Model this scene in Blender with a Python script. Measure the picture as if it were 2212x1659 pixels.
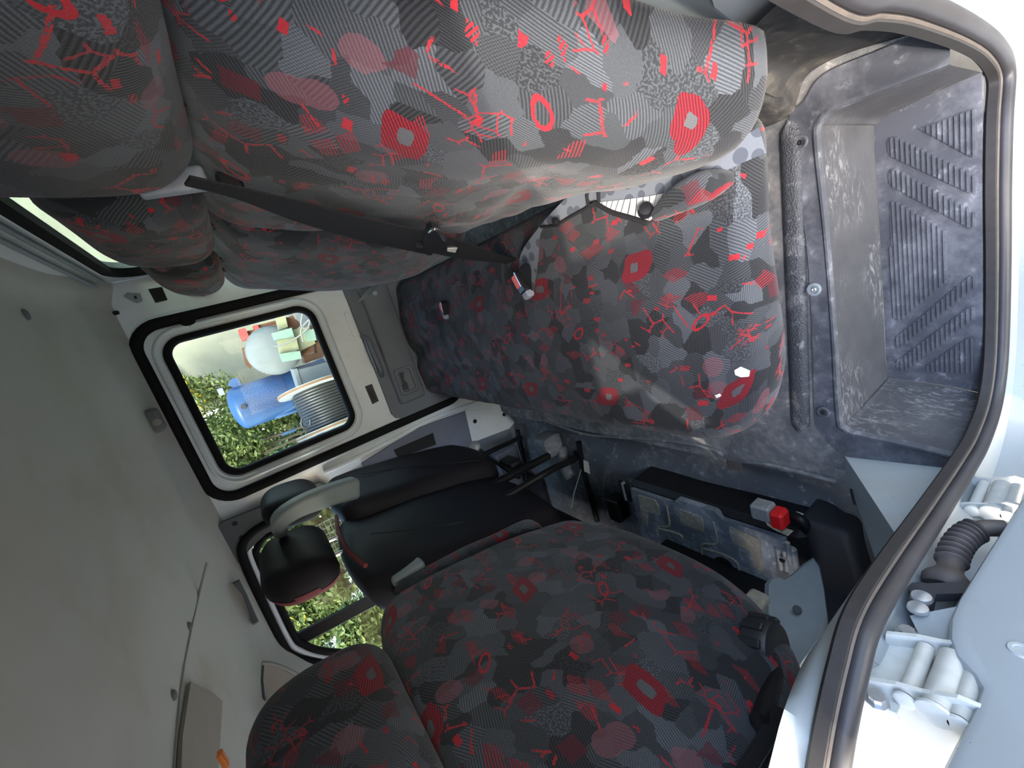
import bpy, math, random
from math import sin, cos, pi, sqrt, radians, atan2
from mathutils import Vector, Matrix, noise

for o in list(bpy.data.objects):
    bpy.data.objects.remove(o)
scene = bpy.context.scene
COL = scene.collection
random.seed(7)

# ------------------------------------------------------------------ camera
# World: +X towards the tail of the van, +Y across the cab away from the open
# door, +Z up, cab floor at z = 0.  The photograph is turned on its side.
FPX, CX, CY = 880.0, 1106.0, 829.5
AX = Vector((-0.27810115, -0.93108671, -0.23608745))   # world X in camera axes
AY = Vector((-0.54876379, -0.04771859, 0.83461442))
AZ = Vector((-0.78836416, 0.36166347, -0.49767608))
CAM = Vector((0.0, 0.0, 1.0))
cam_data = bpy.data.cameras.new('camera')
cam_data.sensor_fit = 'HORIZONTAL'
cam_data.sensor_width = 36.0
cam_data.lens = FPX * 36.0 / 2212.0
cam_data.clip_start = 0.02
cam_data.clip_end = 500
cam = bpy.data.objects.new('camera', cam_data)
COL.objects.link(cam)
cam.matrix_world = Matrix(((AX[0], -AX[1], -AX[2], CAM[0]),
                           (AY[0], -AY[1], -AY[2], CAM[1]),
                           (AZ[0], -AZ[1], -AZ[2], CAM[2]),
                           (0, 0, 0, 1)))
scene.camera = cam

# ------------------------------------------------------------------ light
world = bpy.data.worlds.new('sky')
scene.world = world
world.use_nodes = True
wn = world.node_tree.nodes
wl = world.node_tree.links
bg = wn['Background']
sky = wn.new('ShaderNodeTexSky')
sky.sky_type = 'NISHITA'
sky.sun_disc = False
sky.sun_elevation = radians(42)
sky.sun_rotation = radians(200)
sky.altitude = 100
sky.air_density = 1.0
sky.dust_density = 3.0
wl.new(sky.outputs[0], bg.inputs[0])
bg.inputs[1].default_value = 1.0

sun_data = bpy.data.lights.new('sun', 'SUN')
sun_data.energy = 2.0
sun_data.angle = radians(1.2)
sun_data.color = (1.0, 0.92, 0.78)
sun = bpy.data.objects.new('sun', sun_data)
COL.objects.link(sun)
TOSUN = Vector((-0.40, -0.62, 0.70)).normalized()
sun.rotation_euler = TOSUN.to_track_quat('Z', 'Y').to_euler()
sun.location = TOSUN * 20

scene.view_settings.view_transform = 'Standard'
scene.view_settings.look = 'None'
scene.view_settings.gamma = 1.0
scene.view_settings.use_curve_mapping = False
scene.view_settings.exposure = 1.25


# ------------------------------------------------------------------ helpers
def P(px, py, axis, val):
    """Point of the photograph's pixel at a known coordinate of the place."""
    v = Vector((px - CX, py - CY, FPX))
    r = Vector((AX.dot(v), AY.dot(v), AZ.dot(v)))
    t = (val - CAM[axis]) / r[axis]
    return CAM + r * t


class MB:
    """Collects geometry for one mesh."""
    def __init__(s):
        s.v = []; s.f = []; s.uv = []

    def add(s, verts, faces, uvs=None):
        b = len(s.v)
        s.v += [tuple(p) for p in verts]
        for i, f in enumerate(faces):
            s.f.append(tuple(b + k for k in f))
            s.uv.append(uvs[i] if uvs else None)
        return s

    def box(s, c, h, rot=None, bev=0.0):
        """Box at centre c with half sizes h, optional 3x3 rotation and chamfer."""
        c = Vector(c)
        R = rot or Matrix.Identity(3)
        if bev <= 0:
            vs = [c + R @ Vector((sx * h[0], sy * h[1], sz * h[2]))
                  for sx in (-1, 1) for sy in (-1, 1) for sz in (-1, 1)]
            fs = [(0, 1, 3, 2), (4, 6, 7, 5), (0, 4, 5, 1), (2, 3, 7, 6), (0, 2, 6, 4), (1, 5, 7, 3)]
            return s.add(vs, fs)
        vs = []; idx = {}
        def vid(p):
            k = tuple(round(q, 6) for q in p)
            if k not in idx:
                idx[k] = len(vs); vs.append(c + R @ Vector(p))
            return idx[k]
        b = min(bev, min(h) * 0.95)
        fs = []
        for a in range(3):
            u, w = (a + 1) % 3, (a + 2) % 3
            for sg in (-1, 1):
                q = []
                for su, sw in ((-1, -1), (1, -1), (1, 1), (-1, 1)):
                    p = [0, 0, 0]; p[a] = sg * h[a]; p[u] = su * (h[u] - b); p[w] = sw * (h[w] - b)
                    q.append(vid(p))
                fs.append(tuple(q if sg > 0 else q[::-1]))
        for a in range(3):
            u, w = (a + 1) % 3, (a + 2) % 3
            for su in (-1, 1):
                for sw in (-1, 1):
                    q = []
                    for sa, m in ((-1, 0), (1, 0), (1, 1), (-1, 1)):
                        p = [0, 0, 0]; p[a] = sa * (h[a] - b)
                        p[u] = su * (h[u] if m == 0 else h[u] - b)
                        p[w] = sw * (h[w] - b if m == 0 else h[w])
                        q.append(vid(p))
                    fs.append(tuple(q if su * sw > 0 else q[::-1]))
        for sx in (-1, 1):
            for sy in (-1, 1):
                for sz in (-1, 1):
                    q = [vid((sx * h[0], sy * (h[1] - b), sz * (h[2] - b))),
                         vid((sx * (h[0] - b), sy * h[1], sz * (h[2] - b))),
                         vid((sx * (h[0] - b), sy * (h[1] - b), sz * h[2]))]
                    fs.append(tuple(q if sx * sy * sz > 0 else q[::-1]))
        return s.add(vs, fs)

    def tube(s, pts, r, n=10, caps=True, closed=False):
        pts = [Vector(p) for p in pts]
        m = len(pts)
        rr = r if isinstance(r, (list, tuple)) else [r] * m
        up = None
        rings = []
        for i, p in enumerate(pts):
            if closed:
                d = pts[(i + 1) % m] - pts[i - 1]
            else:
                d = (pts[min(i + 1, m - 1)] - pts[max(i - 1, 0)])
            d.normalize()
            if up is None:
                up = Vector((0, 0, 1)) if abs(d.z) < 0.9 else Vector((1, 0, 0))
            a = up - d * up.dot(d)
            if a.length < 1e-5:
                a = d.orthogonal()
            a.normalize(); up = a
            b = d.cross(a)
            rings.append([p + (a * cos(2 * pi * k / n) + b * sin(2 * pi * k / n)) * rr[i] for k in range(n)])
        vs = [q for R in rings for q in R]
        fs = []
        L = m if closed else m - 1
        for i in range(L):
            j = (i + 1) % m
            for k in range(n):
                fs.append((i * n + k, i * n + (k + 1) % n, j * n + (k + 1) % n, j * n + k))
        if caps and not closed:
            fs.append(tuple(range(n))[::-1]); fs.append(tuple((m - 1) * n + k for k in range(n)))
        return s.add(vs, fs)

    def cyl(s, a, b, r, n=20, r2=None):
        return s.tube([a, b], [r, r if r2 is None else r2], n)

    def lathe(s, prof, origin, axis, n=28):
        """prof: list of (radius, height) along axis."""
        axis = Vector(axis).normalized(); u = axis.orthogonal().normalized(); w = axis.cross(u)
        o = Vector(origin)
        vs = []; fs = []
        for r, h in prof:
            for k in range(n):
                t = 2 * pi * k / n
                vs.append(o + axis * h + (u * cos(t) + w * sin(t)) * r)
        for i in range(len(prof) - 1):
            for k in range(n):
                fs.append((i * n + k, i * n + (k + 1) % n, (i + 1) * n + (k + 1) % n, (i + 1) * n + k))
        fs.append(tuple(range(n))[::-1]); fs.append(tuple((len(prof) - 1) * n + k for k in range(n)))
        return s.add(vs, fs)

    def prism(s, poly, off):
        """Extrude a planar polygon (3D points) by vector off."""
        n = len(poly); off = Vector(off)
        vs = [Vector(p) for p in poly] + [Vector(p) + off for p in poly]
        fs = [tuple(range(n)), tuple(range(n, 2 * n))[::-1]]
        for i in range(n):
            j = (i + 1) % n
            fs.append((i, i + n, j + n, j))
        return s.add(vs, fs)

    def grid(s, fn, nu, nv, u0=0, u1=1, v0=0, v1=1, uvscale=None):
        vs = []
        for i in range(nu + 1):
            for j in range(nv + 1):
                vs.append(fn(u0 + (u1 - u0) * i / nu, v0 + (v1 - v0) * j / nv))
        fs = []; uvs = []
        for i in range(nu):
            for j in range(nv):
                fs.append((i * (nv + 1) + j, (i + 1) * (nv + 1) + j, (i + 1) * (nv + 1) + j + 1, i * (nv + 1) + j + 1))
                if uvscale:
                    q = [(i, j), (i + 1, j), (i + 1, j + 1), (i, j + 1)]
                    uvs.append([(uvscale[0] * a / nu, uvscale[1] * b / nv) for a, b in q])
        return s.add(vs, fs, uvs if uvscale else None)

    def frame(s, outer, inner):
        """Flat ring between two loops with equal counts."""
        n = len(outer)
        return s.add(list(outer) + list(inner), [(i, (i + 1) % n, n + (i + 1) % n, n + i) for i in range(n)])

    def rings(s, loops, caps=(False, False)):
        n = len(loops[0])
        vs = [p for L in loops for p in L]
        fs = []
        for a in range(len(loops) - 1):
            for i in range(n):
                j = (i + 1) % n
                fs.append((a * n + i, a * n + j, (a + 1) * n + j, (a + 1) * n + i))
        if caps[0]: fs.append(tuple(range(n))[::-1])
        if caps[1]: fs.append(tuple((len(loops) - 1) * n + i for i in range(n)))
        return s.add(vs, fs)

    def rbox(s, h, r, n, deform, uvo=(0, 0), uvmap=None):
        """Rounded box on a surface lattice; deform(local point, unit coords) -> world."""
        axes = []
        for a in range(3):
            q = []
            for k in range(5):
                t = k / 5 * pi / 4
                q.append(-h[a] + r - r * (1 - math.tan(t)) if True else 0)
            inner = [(-h[a] + r) + (2 * h[a] - 2 * r) * k / n[a] for k in range(n[a] + 1)]
            low = [-h[a] + r * math.tan(k / 5 * pi / 4) for k in range(5)]
            axes.append(low + inner + [-x for x in low[::-1]])
        idx = {}; vs = []; fs = []; uvs = []
        def vid(p):
            k = tuple(round(q, 6) for q in p)
            if k not in idx:
                inn = Vector([max(-h[a] + r, min(h[a] - r, p[a])) for a in range(3)])
                d = Vector(p) - inn
                if d.length > 1e-9: d.normalize()
                q = inn + d * r
                idx[k] = len(vs)
                vs.append(deform(q, (q[0] / h[0], q[1] / h[1], q[2] / h[2])))
            return idx[k]
        for a in range(3):
            u, w = (a + 1) % 3, (a + 2) % 3
            for sg in (-1, 1):
                for i in range(len(axes[u]) - 1):
                    for j in range(len(axes[w]) - 1):
                        q = []; uq = []
                        for (x, y) in ((i, j), (i + 1, j), (i + 1, j + 1), (i, j + 1)):
                            p = [0, 0, 0]; p[a] = sg * h[a]; p[u] = axes[u][x]; p[w] = axes[w][y]
                            q.append(vid(p))
                            if a == 2: uq.append((p[0] + uvo[0], p[1] + uvo[1]))
                            elif a == 0: uq.append((p[0] + sg * (h[2] - p[2]) + uvo[0], p[1] + uvo[1]))
                            else: uq.append((p[0] + uvo[0], p[1] + sg * (h[2] - p[2]) + uvo[1]))
                        if sg < 0: q = q[::-1]; uq = uq[::-1]
                        fs.append(tuple(q)); uvs.append(uq)
        return s.add(vs, fs, uvs)

    def build(s, name, mat, parent=None, smooth=None):
        me = bpy.data.meshes.new(name)
        me.from_pydata(s.v, [], s.f)
        if any(u is not None for u in s.uv):
            L = me.uv_layers.new(name='UVMap')
            k = 0
            for f, u in zip(s.f, s.uv):
                for c in range(len(f)):
                    if u: L.data[k].uv = u[c]
                    k += 1
        me.materials.append(MAT[mat] if isinstance(mat, str) else mat)
        me.update()
        if smooth is not None:
            me.shade_smooth()
            if smooth < 179: me.set_sharp_from_angle(angle=radians(smooth))
        o = bpy.data.objects.new(name, me)
        COL.objects.link(o)
        if parent is not None:
            o.parent = parent
            o.matrix_parent_inverse = parent.matrix_world.inverted()
        return o


def tag(o, label, cat, group=None):
    o['label'] = label; o['category'] = cat
    if group: o['group'] = group
    return o


def struct(o, label=None):
    o['kind'] = 'structure'
    if label: o['label'] = label
    return o


def thing(name, label, cat, loc=(0, 0, 0), group=None):
    e = bpy.data.objects.new(name, None)
    COL.objects.link(e)
    e.location = loc
    e.empty_display_size = 0.05
    e.matrix_world = Matrix.Translation(Vector(loc))
    return tag(e, label, cat, group)


def rot_to(z, x=None):
    """3x3 rotation whose Z column is z and X column is near x."""
    z = Vector(z).normalized()
    x = Vector(x) if x is not None else z.orthogonal()
    x = (x - z * x.dot(z)).normalized()
    y = z.cross(x)
    return Matrix((x, y, z)).transposed()


def smoothpath(pts, k=6, closed=False):
    """Catmull-Rom through points."""
    pts = [Vector(p) for p in pts]; m = len(pts); out = []
    L = m if closed else m - 1
    for i in range(L):
        if closed:
            p0, p1, p2, p3 = pts[i - 1], pts[i], pts[(i + 1) % m], pts[(i + 2) % m]
        else:
            p0, p1, p2, p3 = pts[max(i - 1, 0)], pts[i], pts[i + 1], pts[min(i + 2, m - 1)]
        for j in range(k):
            t = j / k
            out.append(0.5 * ((2 * p1) + (p2 - p0) * t + (2 * p0 - 5 * p1 + 4 * p2 - p3) * t * t + (3 * p1 - p0 - 3 * p2 + p3) * t ** 3))
    if not closed: out.append(pts[-1])
    return out


def rrect(u0, u1, v0, v1, r, n=6, f=None):
    """Rounded rectangle loop in (u, v) mapped through f; r a number or 4 radii."""
    rs = r if isinstance(r, (list, tuple)) else [r] * 4
    out = []
    for (cu, cv, a0, rr) in ((u1, v1, 0, rs[0]), (u0, v1, 90, rs[1]), (u0, v0, 180, rs[2]), (u1, v0, 270, rs[3])):
        du = -rr if cu == u1 else rr
        dv = -rr if cv == v1 else rr
        for k in range(n + 1):
            t = radians(a0 + 90 * k / n)
            out.append((cu + du + rr * cos(t), cv + dv + rr * sin(t)))
    return [f(a, b) for a, b in out] if f else out


def sweep(mb, path, prof, side, closed=False):
    """Sweep a closed 2D profile along a path; first axis = in-plane normal, second = side."""
    path = [Vector(p) for p in path]; m = len(path); side = Vector(side).normalized()
    loops = []
    for i in range(m):
        if closed: d = path[(i + 1) % m] - path[i - 1]
        else: d = path[min(i + 1, m - 1)] - path[max(i - 1, 0)]
        d.normalize()
        nrm = d.cross(side).normalized()
        loops.append([path[i] + nrm * a + side * b for a, b in prof])
    if closed: loops.append(loops[0])
    mb.rings(loops, (not closed, not closed))
    return mb


def sstep(a, b, x):
    if a == b: return 0.0 if x < a else 1.0
    t = max(0.0, min(1.0, (x - a) / (b - a)))
    return t * t * (3 - 2 * t)


def gauss(x, c, w):
    return math.exp(-((x - c) / w) ** 2)

# ------------------------------------------------------------------ materials
MAT = {}


class NT:
    def __init__(s, name):
        m = bpy.data.materials.new(name); m.use_nodes = True
        s.m = m; s.t = m.node_tree; s.n = s.t.nodes; s.l = s.t.links
        s.bsdf = s.n['Principled BSDF']
        MAT[name] = m

    def put(s, sock, v):
        if hasattr(v, 'is_output') or isinstance(v, bpy.types.NodeSocket): s.l.new(v, sock)
        else:
            if isinstance(v, (tuple, list)) and len(v) == 3 and sock.type == 'RGBA': v = (*v, 1)
            sock.default_value = v

    def m_(s, op, a, b=None, c=None, clamp=False):
        n = s.n.new('ShaderNodeMath'); n.operation = op; n.use_clamp = clamp
        s.put(n.inputs[0], a)
        if b is not None: s.put(n.inputs[1], b)
        if c is not None: s.put(n.inputs[2], c)
        return n.outputs[0]

    def v_(s, op, a, b=None, out=0):
        n = s.n.new('ShaderNodeVectorMath'); n.operation = op
        s.put(n.inputs[0], a)
        if b is not None: s.put(n.inputs[1], b)
        return n.outputs[1] if op in ('DOT_PRODUCT', 'LENGTH', 'DISTANCE') else n.outputs[0]

    def mix(s, f, a, b, mode='MIX'):
        n = s.n.new('ShaderNodeMix'); n.data_type = 'RGBA'; n.blend_type = mode
        s.put(n.inputs[0], f); s.put(n.inputs[6], a); s.put(n.inputs[7], b)
        return n.outputs[2]

    def noise(s, vec, scale, detail=2, rough=0.5, dist=0.0, col=False):
        n = s.n.new('ShaderNodeTexNoise')
        if vec is not None: s.put(n.inputs['Vector'], vec)
        n.inputs['Scale'].default_value = scale; n.inputs['Detail'].default_value = detail
        n.inputs['Roughness'].default_value = rough; n.inputs['Distortion'].default_value = dist
        return n.outputs['Color' if col else 'Fac']

    def vor(s, vec, scale, feature='F1', rand=1.0, metric='EUCLIDEAN'):
        n = s.n.new('ShaderNodeTexVoronoi'); n.voronoi_dimensions = '2D'
        n.feature = feature
        if feature != 'DISTANCE_TO_EDGE': n.distance = metric
        s.put(n.inputs['Vector'], vec); n.inputs['Scale'].default_value = scale
        n.inputs['Randomness'].default_value = rand
        return n.outputs
    uv_ = None

    def ramp(s, f, stops, interp='LINEAR'):
        n = s.n.new('ShaderNodeValToRGB'); n.color_ramp.interpolation = interp
        e = n.color_ramp.elements
        while len(e) > len(stops): e.remove(e[-1])
        while len(e) < len(stops): e.new(1.0)
        for k, (p, c) in enumerate(stops):
            e[k].position = p; e[k].color = c if len(c) == 4 else (*c, 1)
        s.put(n.inputs[0], f)
        return n.outputs[0]

    def sep(s, v):
        n = s.n.new('ShaderNodeSeparateXYZ'); s.put(n.inputs[0], v); return n.outputs

    def comb(s, x, y, z=0.0):
        n = s.n.new('ShaderNodeCombineXYZ'); s.put(n.inputs[0], x); s.put(n.inputs[1], y); s.put(n.inputs[2], z)
        return n.outputs[0]

    def step(s, x, edge, soft=0.0):
        """1 where x > edge."""
        if soft <= 0: return s.m_('GREATER_THAN', x, edge)
        n = s.n.new('ShaderNodeMapRange'); n.interpolation_type = 'SMOOTHSTEP'
        s.put(n.inputs[0], x); s.put(n.inputs[1], edge - soft if not hasattr(edge, 'type') else edge)
        s.put(n.inputs[2], edge + soft)
        return n.outputs[0]

    def coord(s, kind='Object'):
        return s.n.new('ShaderNodeTexCoord').outputs[kind]

    def pos(s):
        return s.n.new('ShaderNodeNewGeometry').outputs['Position']

    def bump(s, h, strength=0.3, dist=0.01, normal=None):
        n = s.n.new('ShaderNodeBump'); n.inputs['Strength'].default_value = strength
        n.inputs['Distance'].default_value = dist
        s.put(n.inputs['Height'], h)
        if normal is not None: s.put(n.inputs['Normal'], normal)
        return n.outputs[0]

    def out(s, color=None, rough=None, bump=None, metal=None, spec=None, sheen=None, coat=None):
        b = s.bsdf
        if color is not None: s.put(b.inputs['Base Color'], color)
        if rough is not None: s.put(b.inputs['Roughness'], rough)
        if bump is not None: s.put(b.inputs['Normal'], bump)
        if metal is not None: s.put(b.inputs['Metallic'], metal)
        if spec is not None: s.put(b.inputs['Specular IOR Level'], spec)
        if coat is not None: s.put(b.inputs['Coat Weight'], coat)
        if sheen is not None:
            s.put(b.inputs['Sheen Weight'], sheen); b.inputs['Sheen Roughness'].default_value = 0.5
        return s.m


def srgb(r, g, b):
    def c(x):
        x /= 255.0
        return x / 12.92 if x <= 0.04045 else ((x + 0.055) / 1.055) ** 2.4
    return (c(r), c(g), c(b))


def plain(name, rgb, rough=0.6, metal=0.0, var=0.0, scale=8, bump=0.0, bscale=200, spec=None, coat=None):
    t = NT(name)
    col = (*rgb, 1)
    p = t.pos()
    if var > 0:
        n = t.noise(p, scale, 5, 0.6)
        dark = tuple(x * (1 - var) for x in rgb); lite = tuple(min(1, x * (1 + var)) for x in rgb)
        col = t.mix(t.m_('MULTIPLY_ADD', n, 2.2, -0.6, clamp=True), dark, lite)
    b = None
    if bump > 0: b = t.bump(t.noise(p, bscale, 2), bump, 0.002)
    return t.out(col, rough, b, metal, spec, coat=coat)


def seat_fabric(name, lift=1.0):
    """Patchwork weave: grey facets with ribs and dots, red flecks, outlines and medallions."""
    t = NT(name)
    uv = t.coord('UV')
    jit = t.noise(uv, 9, 2, 0.5, col=True)
    uvd = t.v_('ADD', uv, t.v_('MULTIPLY', t.v_('SUBTRACT', jit, (0.5, 0.5, 0.5)), (0.012, 0.012, 0)))
    fz = t.noise(uv, 190, 1, 0.5, col=True)
    uvd = t.v_('ADD', uvd, t.v_('MULTIPLY', t.v_('SUBTRACT', fz, (0.5, 0.5, 0.5)), (0.0035, 0.0035, 0)))
    t.uv_ = uvd
    # facets
    v1 = t.vor(uvd, 25, metric='MANHATTAN')
    c1 = t.sep(v1['Color'])
    base = t.ramp(c1[0], [(0.0, srgb(42, 44, 48)), (0.22, srgb(54, 57, 62)), (0.42, srgb(66, 70, 76)),
                          (0.66, srgb(59, 63, 68)), (0.88, srgb(76, 81, 88))], 'CONSTANT')
    # ribs: three directions chosen per facet
    def ribs(dx, dy, freq):
        d = t.v_('DOT_PRODUCT', uv, (dx * freq, dy * freq, 0))
        return t.m_('SINE', d)
    r1 = ribs(0.35, 0.94, 1750); r2 = ribs(-0.5, 0.87, 1400); r3 = ribs(0.98, 0.2, 2000)
    pick = c1[1]
    rib = t.m_('ADD', t.m_('MULTIPLY', r1, t.m_('LESS_THAN', pick, 0.26)),
               t.m_('MULTIPLY', r2, t.m_('COMPARE', pick, 0.38, 0.12)))
    rib = t.m_('ADD', rib, t.m_('MULTIPLY', r3, t.m_('COMPARE', pick, 0.56, 0.06)))
    dots = t.m_('MULTIPLY', t.m_('MULTIPLY', ribs(1, 0, 1500), ribs(0, 1, 1500)), t.m_('COMPARE', pick, 0.70, 0.08))
    grain = t.noise(uv, 330, 1, 0.5)
    spk = t.m_('MULTIPLY', t.m_('SUBTRACT', t.step(grain, 0.52, 0.05), 0.5), t.m_('GREATER_THAN', pick, 0.84))
    tex = t.m_('ADD', t.m_('ADD', rib, dots), t.m_('MULTIPLY', spk, 1.7))
    shade = t.m_('MULTIPLY_ADD', tex, 0.42, 0.95)
    col = t.mix(1.0, base, t.comb(shade, shade, shade), 'MULTIPLY')
    weave = t.m_('MULTIPLY', ribs(1, 0, 2600), ribs(0, 1, 2600))
    fine = t.m_('MULTIPLY_ADD', weave, 0.16, t.m_('MULTIPLY_ADD', t.noise(uv, 500, 1), 0.5, 0.75))
    col = t.mix(1.0, col, t.comb(fine, fine, fine), 'MULTIPLY')
    # mauve haze blobs
    v2 = t.vor(t.v_('ADD', uvd, (3.3, 1.7, 0)), 15)
    c2 = t.sep(v2['Color'])
    mv = t.m_('MULTIPLY', t.m_('GREATER_THAN', c2[0], 0.90), t.m_('LESS_THAN', v2['Distance'], 0.30))
    col = t.mix(t.m_('MULTIPLY', mv, 0.40), col, srgb(128, 78, 88))
    # dark wine facets
    v5 = t.vor(t.v_('ADD', uvd, (9.1, 4.2, 0)), 23, metric='CHEBYCHEV')
    c5 = t.sep(v5['Color'])
    wine = t.m_('MULTIPLY', t.m_('GREATER_THAN', c5[1], 0.93), t.m_('LESS_THAN', v5['Distance'], 0.34))
    col = t.mix(t.m_('MULTIPLY', wine, 0.6), col, srgb(84, 30, 40))
    red = srgb(150, 36, 46)
    # red flecks: stretched shards
    uvr = t.n.new('ShaderNodeMapping'); t.put(uvr.inputs[0], uvd)
    uvr.inputs['Rotation'].default_value = (0, 0, 0.6); uvr.inputs['Scale'].default_value = (1.0, 1.9, 1)
    v3 = t.vor(uvr.outputs[0], 31, metric='MANHATTAN')
    c3 = t.sep(v3['Color'])
    fl = t.m_('MULTIPLY', t.m_('GREATER_THAN', c3[0], 0.915), t.m_('LESS_THAN', v3['Distance'], t.m_('MULTIPLY_ADD', c3[1], 0.30, 0.16)))
    ribcut = t.m_('MAXIMUM', t.m_('GREATER_THAN', r2, -0.35), t.m_('GREATER_THAN', c3[2], 0.5))
    col = t.mix(t.m_('MULTIPLY', t.m_('MULTIPLY', fl, ribcut), 0.92), col, red)
    v8 = t.vor(t.v_('ADD', uvr.outputs[0], (4.4, 2.9, 0)), 22, metric='CHEBYCHEV')
    c8 = t.sep(v8['Color'])
    f8 = t.m_('MULTIPLY', t.m_('MULTIPLY', t.m_('GREATER_THAN', c8[1], 0.935), t.m_('LESS_THAN', v8['Distance'], 0.42)), t.m_('GREATER_THAN', r1, 0.2))
    col = t.mix(t.m_('MULTIPLY', f8, 0.85), col, srgb(140, 36, 46))
    # red outlines: broken edges of a coarser facet net, thin
    uvq = t.v_('ADD', uvd, (5.7, 8.3, 0))
    v4 = t.vor(uvq, 21, 'DISTANCE_TO_EDGE')
    gate = t.noise(t.v_('ADD', uv, (2.2, 9.4, 0)), 15, 1, 0.4)
    thin = t.m_('MULTIPLY', t.m_('LESS_THAN', v4['Distance'], 0.036), t.step(gate, 0.585, 0.01))
    thin = t.m_('MULTIPLY', thin, t.m_('GREATER_THAN', t.noise(uv, 420, 0), 0.38))
    col = t.mix(t.m_('MULTIPLY', thin, 0.9), col, srgb(152, 42, 50))
    v6 = t.vor(t.v_('ADD', uvd, (1.1, 3.3, 0)), 42, 'DISTANCE_TO_EDGE')
    gate2 = t.noise(t.v_('ADD', uv, (7.2, 1.4, 0)), 12, 1, 0.4)
    thin2 = t.m_('MULTIPLY', t.m_('LESS_THAN', v6['Distance'], 0.05), t.step(gate2, 0.66, 0.01))
    col = t.mix(t.m_('MULTIPLY', thin2, 0.8), col, srgb(142, 42, 52))
    # medallion: rounded lozenge with a dark eye, on a staggered lattice
    s = t.sep(uvd)
    pu, pv = 0.30, 0.27
    row = t.m_('FLOOR', t.m_('DIVIDE', s[1], pv))
    ox = t.m_('MULTIPLY', t.m_('MODULO', t.m_('ABSOLUTE', row), 2.0), pu * 0.5)
    lx = t.m_('SUBTRACT', t.m_('FLOORED_MODULO', t.m_('ADD', s[0], ox), pu), pu * 0.5)
    ly = t.m_('SUBTRACT', t.m_('FLOORED_MODULO', s[1], pv), pv * 0.5)
    wv = t.noise(uv, 26, 1, 0.5)
    lx = t.m_('ADD', lx, t.m_('MULTIPLY_ADD', wv, 0.03, -0.015))
    sk = t.m_('MULTIPLY_ADD', ly, 0.55, lx)
    e = t.m_('ADD', t.m_('POWER', t.m_('ABSOLUTE', t.m_('DIVIDE', sk, 0.031)), 4.0),
             t.m_('POWER', t.m_('ABSOLUTE', t.m_('DIVIDE', ly, 0.024)), 4.0))
    ring = t.m_('MULTIPLY', t.m_('LESS_THAN', e, 1.0), t.m_('GREATER_THAN', e, 0.012))
    medc = t.mix(t.m_('GREATER_THAN', r1, 0.1), srgb(80, 22, 32), srgb(128, 34, 44))
    col = t.mix(ring, col, medc)
    col = t.mix(t.m_('LESS_THAN', e, 0.012), col, srgb(78, 80, 84))
    # small oval ring between the medallions
    lx2 = t.m_('SUBTRACT', t.m_('FLOORED_MODULO', t.m_('ADD', s[0], 0.11), pu), pu * 0.5)
    ly2 = t.m_('SUBTRACT', t.m_('FLOORED_MODULO', t.m_('ADD', s[1], 0.115), pv), pv * 0.5)
    e2 = t.m_('ADD', t.m_('POWER', t.m_('DIVIDE', t.m_('MULTIPLY_ADD', lx2, 0.5, ly2), 0.012), 2.0), t.m_('POWER', t.m_('DIVIDE', lx2, 0.019), 2.0))
    ring2 = t.m_('MULTIPLY', t.m_('LESS_THAN', e2, 1.0), t.m_('GREATER_THAN', e2, 0.42))
    col = t.mix(ring2, col, red)
    wear = t.m_('MULTIPLY_ADD', t.noise(uv, 5, 3, 0.6), 0.6, 0.66)
    col = t.mix(1.0, col, t.comb(wear, wear, wear), 'MULTIPLY')
    if lift != 1.0:
        col = t.mix(1.0, col, (lift, lift, lift), 'MULTIPLY')
    h = t.m_('ADD', t.m_('MULTIPLY', tex, 0.5), t.noise(uv, 700, 1))
    t.out(col, 0.92, t.bump(h, 0.35, 0.0012), spec=0.15, sheen=0.12)
    return t.m


seat_fabric('seat_fabric')


def dirty_rubber(name, base, dust, amount=0.5, scale=14, grain=420, gdist=0.0015, rough=0.62):
    t = NT(name)
    p = t.pos()
    n1 = t.noise(p, scale, 6, 0.65, 0.6)
    n2 = t.noise(p, scale * 6, 4, 0.6)
    f = t.m_('MULTIPLY_ADD', t.m_('ADD', n1, t.m_('MULTIPLY', n2, 0.5)), 2.6, -2.6 * (1.05 - amount * 0.6), clamp=True)
    col = t.mix(f, base, dust)
    col = t.mix(t.m_('MULTIPLY', t.step(n2, 0.66, 0.05), 0.35), col, tuple(min(1, x * 1.8) for x in dust))
    v = t.n.new('ShaderNodeTexVoronoi'); t.put(v.inputs['Vector'], p); v.inputs['Scale'].default_value = grain
    t.out(col, rough, t.bump(v.outputs['Distance'], 0.4, gdist), spec=0.35)
    return t.m


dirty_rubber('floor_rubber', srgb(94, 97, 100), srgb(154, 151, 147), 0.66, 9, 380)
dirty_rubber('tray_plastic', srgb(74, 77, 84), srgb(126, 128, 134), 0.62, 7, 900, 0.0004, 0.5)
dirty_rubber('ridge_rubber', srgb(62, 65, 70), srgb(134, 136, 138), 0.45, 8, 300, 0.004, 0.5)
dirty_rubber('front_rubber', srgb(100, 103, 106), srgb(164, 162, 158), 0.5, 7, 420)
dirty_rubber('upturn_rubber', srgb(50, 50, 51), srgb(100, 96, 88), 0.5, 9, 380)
dirty_rubber('battery_lid', srgb(104, 111, 119), srgb(168, 176, 184), 0.6, 9, 700, 0.0003, 0.5)
dirty_rubber('battery_dust', srgb(140, 135, 124), srgb(190, 184, 168), 0.6, 16, 700, 0.0003, 0.8)
dirty_rubber('battery_case', srgb(26, 25, 25), srgb(62, 60, 56), 0.35, 14, 700, 0.0003, 0.4)

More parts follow.
